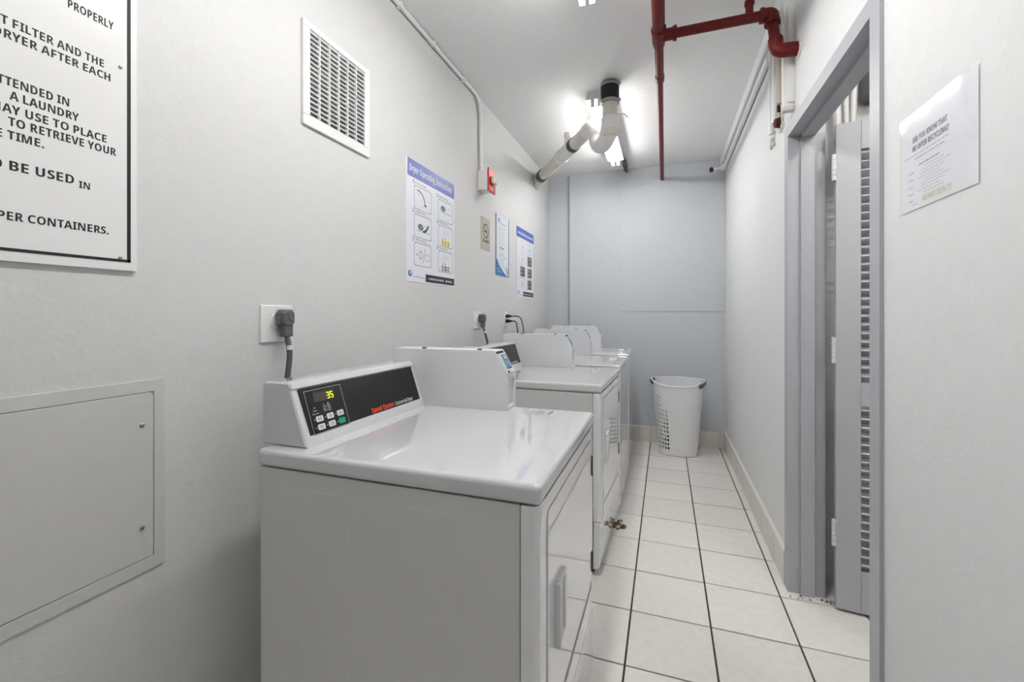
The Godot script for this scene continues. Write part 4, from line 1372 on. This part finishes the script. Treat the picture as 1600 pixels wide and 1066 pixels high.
# ------------------------------------------------------------------ pipes under the ceiling
func ceiling_pipes() -> void:
	var b := MB.new()
	var px := -0.029; var py := 2.57
	# ---- red sprinkler main
	var t := thing("sprinkler_pipe", "red sprinkler main running under the ceiling to the end wall with a branch", "pipe")
	b.tube([P(px, py, DF), P(px, py, 2.19)], 0.0275, 18)
	b.tube([P(px, py, 2.26), P(px, py, 2.58)], 0.0215, 16)
	b.tube([P(px, py, 2.62), P(px, py, DB)], 0.0175, 16)
	part("main_pipe", b, M.red, t)
	b = MB.new()
	b.tube([P(px, py, 2.15), P(px, py, 2.165), P(px, py, 2.166), P(px, py, 2.25), P(px, py, 2.251), P(px, py, 2.275)], [0.034, 0.034, 0.031, 0.031, 0.0275, 0.0275], 18)
	b.tube([P(px + 0.01, py, 2.207), P(px + 0.062, py, 2.207), P(px + 0.063, py, 2.207), P(px + 0.08, py, 2.207)], [0.027, 0.027, 0.033, 0.033], 18)
	part("tee", b, M.red, t)
	b = MB.new()
	b.tube([P(px, py, 2.57), P(px, py, 2.625)], 0.0245, 16)
	part("reducer", b, M.red, t)
	b = MB.new()
	b.tube([P(px + 0.07, py, 2.207), P(0.42, py, 2.207)], 0.022, 16)
	part("branch", b, M.red, t)
	b = MB.new()
	b.tube(fillet([P(0.407, py, 2.207), P(0.444, py, 2.207), P(0.444, py - 0.045, 2.202)], 0.03, 8), 0.028, 16)
	b.tube([P(0.397, py, 2.207), P(0.412, py, 2.207)], 0.0325, 16)
	b.tube([P(0.444, py - 0.05, 2.202), P(0.444, py - 0.035, 2.203)], 0.0325, 16)
	part("elbow", b, M.red, t)
	b = MB.new()
	b.tube([P(0.444, py - 0.04, 2.202), P(0.447, 2.405, 2.155)], 0.0215, 16)
	part("drop", b, M.red, t)
	b = MB.new()
	b.tube(fillet([P(0.447, 2.43, 2.16), P(0.448, 2.37, 2.145), P(0.54, 2.365, 2.145)], 0.035, 8), 0.0285, 16)
	part("elbow", b, M.red, t)
	b = MB.new()
	b.lathe([Vector2(0.0, 0.0), Vector2(0.0165, 0.0), Vector2(0.0165, 0.05), Vector2(0.021, 0.05), Vector2(0.021, 0.066), Vector2(0.0, 0.066)], 14, Transform3D(Basis(), P(0.355, py + 0.01, 2.207)))
	part("nipple", b, M.red, t)
	b = MB.new()
	b.tube([P(0.355, py + 0.07, 2.207), P(0.355, HC, 2.207)], 0.006, 8)
	part("hanger_rod", b, M.black, t)
	b = MB.new()
	var rng := RandomNumberGenerator.new()
	rng.seed = 3
	for k in 14:
		var a := TAU * k / 14
		var s := rng.randf_range(0.008, 0.015)
		b.box(-Vector3(0.004, s, s), Vector3(0.008, s, s), 0.003, 1, Transform3D(Basis(Vector3.RIGHT, a), P(XR - 0.002, 2.365 + sin(a) * 0.033, 2.145 + cos(a) * 0.033)))
	part("plaster_collar", b, M.plaster, t)
	# ---- white drain with trap
	t = thing("drain_pipe", "white plastic drain with a U-trap from the ceiling to the left wall", "pipe")
	var o := P(-0.327, 0, 2.80)
	var e := P(-0.853, 0, 1.30).normalized()
	var at := func(s: float, y: float) -> Vector3: return o + e * s + Vector3(0, y, 0)
	b = MB.new()
	b.tube([at.call(0.0, HC), at.call(0.0, 2.36)], 0.0465, 22)
	part("stack", b, M.pvc_cream, t)
	b = MB.new()
	b.tube([at.call(0.0, 2.69), at.call(0.0, 2.565)], 0.056, 22)
	var cp := part("rubber_coupling", b, M.dark_rubber, t)
	for y in [2.675, 2.572]:
		b = MB.new()
		b.tube([at.call(0.0, y + 0.009), at.call(0.0, y - 0.009)], 0.0585, 22)
		b.box(at.call(0.0, y) + Vector3(0.05, -0.008, 0.01), at.call(0.0, y) + Vector3(0.068, 0.008, 0.028), 0.002, 1)
		part("hose_clamp", b, M.steel, cp)
	b = MB.new()
	var R := 0.098
	var path := [at.call(0.0, 2.475)]
	for k in 17:
		var a := PI * k / 16
		path.append(at.call(R - cos(a) * R, 2.446 - sin(a) * R))
	path.append(at.call(2 * R, 2.455))
	b.tube(path, 0.053, 22)
	part("trap", b, M.pvc, t)
	b = MB.new()
	path = [at.call(2 * R, 2.44)]
	for k in 13:
		var a := PI / 2 * k / 12
		path.append(at.call(2 * R + (1 - cos(a)) * 0.085, 2.445 + sin(a) * 0.085))
	path.append(at.call(2 * R + 0.15, 2.53))
	b.tube(path, 0.053, 22)
	b.tube([at.call(2 * R, 2.44), at.call(2 * R, 2.46)], 0.0565, 22)
	part("elbow", b, M.pvc, t)
	b = MB.new()
	b.tube([at.call(2 * R + 0.12, 2.53), at.call(1.56, 2.53)], 0.0465, 22)
	part("arm", b, M.pvc_cream, t)
	b = MB.new()
	b.tube([at.call(0.62, 2.53), at.call(0.83, 2.53)], 0.054, 22)
	b.tube([at.call(0.82, 2.53), at.call(0.88, 2.53)], 0.058, 22)
	b.tube([at.call(0.66, 2.53), at.call(0.64, 2.615)], 0.051, 20)
	b.tube([at.call(0.644, 2.60), at.call(0.636, 2.635)], 0.058, 20)
	part("cleanout_fitting", b, M.pvc, t)
	b = MB.new()
	b.tube([at.call(0.575, 2.53), at.call(0.63, 2.53)], 0.0525, 22)
	part("joint_band", b, M.hinge_dark, t)
	b = MB.new()
	b.tube([at.call(1.33, 2.53), at.call(1.40, 2.53)], 0.0545, 22)
	var band := part("joint_band", b, M.dark_rubber, t)
	b = MB.new()
	b.tube([at.call(1.345, 2.53), at.call(1.36, 2.53)], 0.0565, 22)
	b.tube([at.call(1.38, 2.53), at.call(1.392, 2.53)], 0.0565, 22)
	part("hose_clamp", b, M.steel, band)
	b = MB.new()
	b.tube([at.call(1.40, 2.53), at.call(1.575, 2.53)], [0.055, 0.075], 18)
	part("wall_collar", b, M.plaster, t)
	b = MB.new()
	b.tube(fillet([at.call(0.02, 2.49) + Vector3(0.04, 0, 0.02), at.call(0.02, 2.49) + Vector3(0.10, 0.005, 0.0), at.call(0.02, 2.49) + Vector3(0.12, -0.02, 0.0)], 0.02), 0.0045, 8)
	part("tie", b, M.pvc, t)

# ------------------------------------------------------------------ floor
func floor_debris() -> void:
	var rng := RandomNumberGenerator.new()
	rng.seed = 18
	var t := thing("dirt_pile", "small pile of brown dirt and chips by the second dryer", "dirt", P(-0.255, 0.0005, 2.66))
	var b := MB.new()
	var blob := PackedVector2Array()
	for k in 18:
		var a := TAU * k / 18
		var r := rng.randf_range(0.6, 1.25)
		blob.append(Vector2(cos(a) * 0.042 * r, sin(a) * 0.055 * r))
	b.prism(blob, 0.0, 0.0025, 0.0012, Transform3D(Basis(Vector3(1, 0, 0), Vector3(0, 0, 1), Vector3(0, 1, 0)), Vector3.ZERO))
	part("smear", b, M.dirt, t)
	for k in 8:
		b = MB.new()
		var s := rng.randf_range(0.006, 0.014)
		b.box(-Vector3(s, 0.003, s * 0.6), Vector3(s, 0.005, s * 0.6), 0.002, 1, Transform3D(Basis.from_euler(Vector3(rng.randf() * 0.6, rng.randf() * 6.0, rng.randf() * 0.5)), Vector3(rng.randf_range(-0.03, 0.035), 0.006, rng.randf_range(-0.045, 0.045))))
		part("chip", b, [M.dirt, M.tan, M.plaster, M.dirt][k % 4], t)
	t = thing("dirt_crumbs", "brown crumbs of dirt at the foot of the grey door frame", "dirt", P(0.60, 0.0, 2.255))
	for k in 16:
		b = MB.new()
		var r := rng.randf_range(0.002, 0.006)
		b.box(-Vector3(r, 0.0015, r * 0.7), Vector3(r, 0.003, r * 0.7), 0.0012, 1, Transform3D(Basis(Vector3.UP, rng.randf() * 6.0), Vector3(rng.randf_range(-0.085, 0.085), 0.002, rng.randf_range(-0.004, 0.022))))
		part("crumb", b, [M.dirt, M.tan, M.tan][k % 3], t)
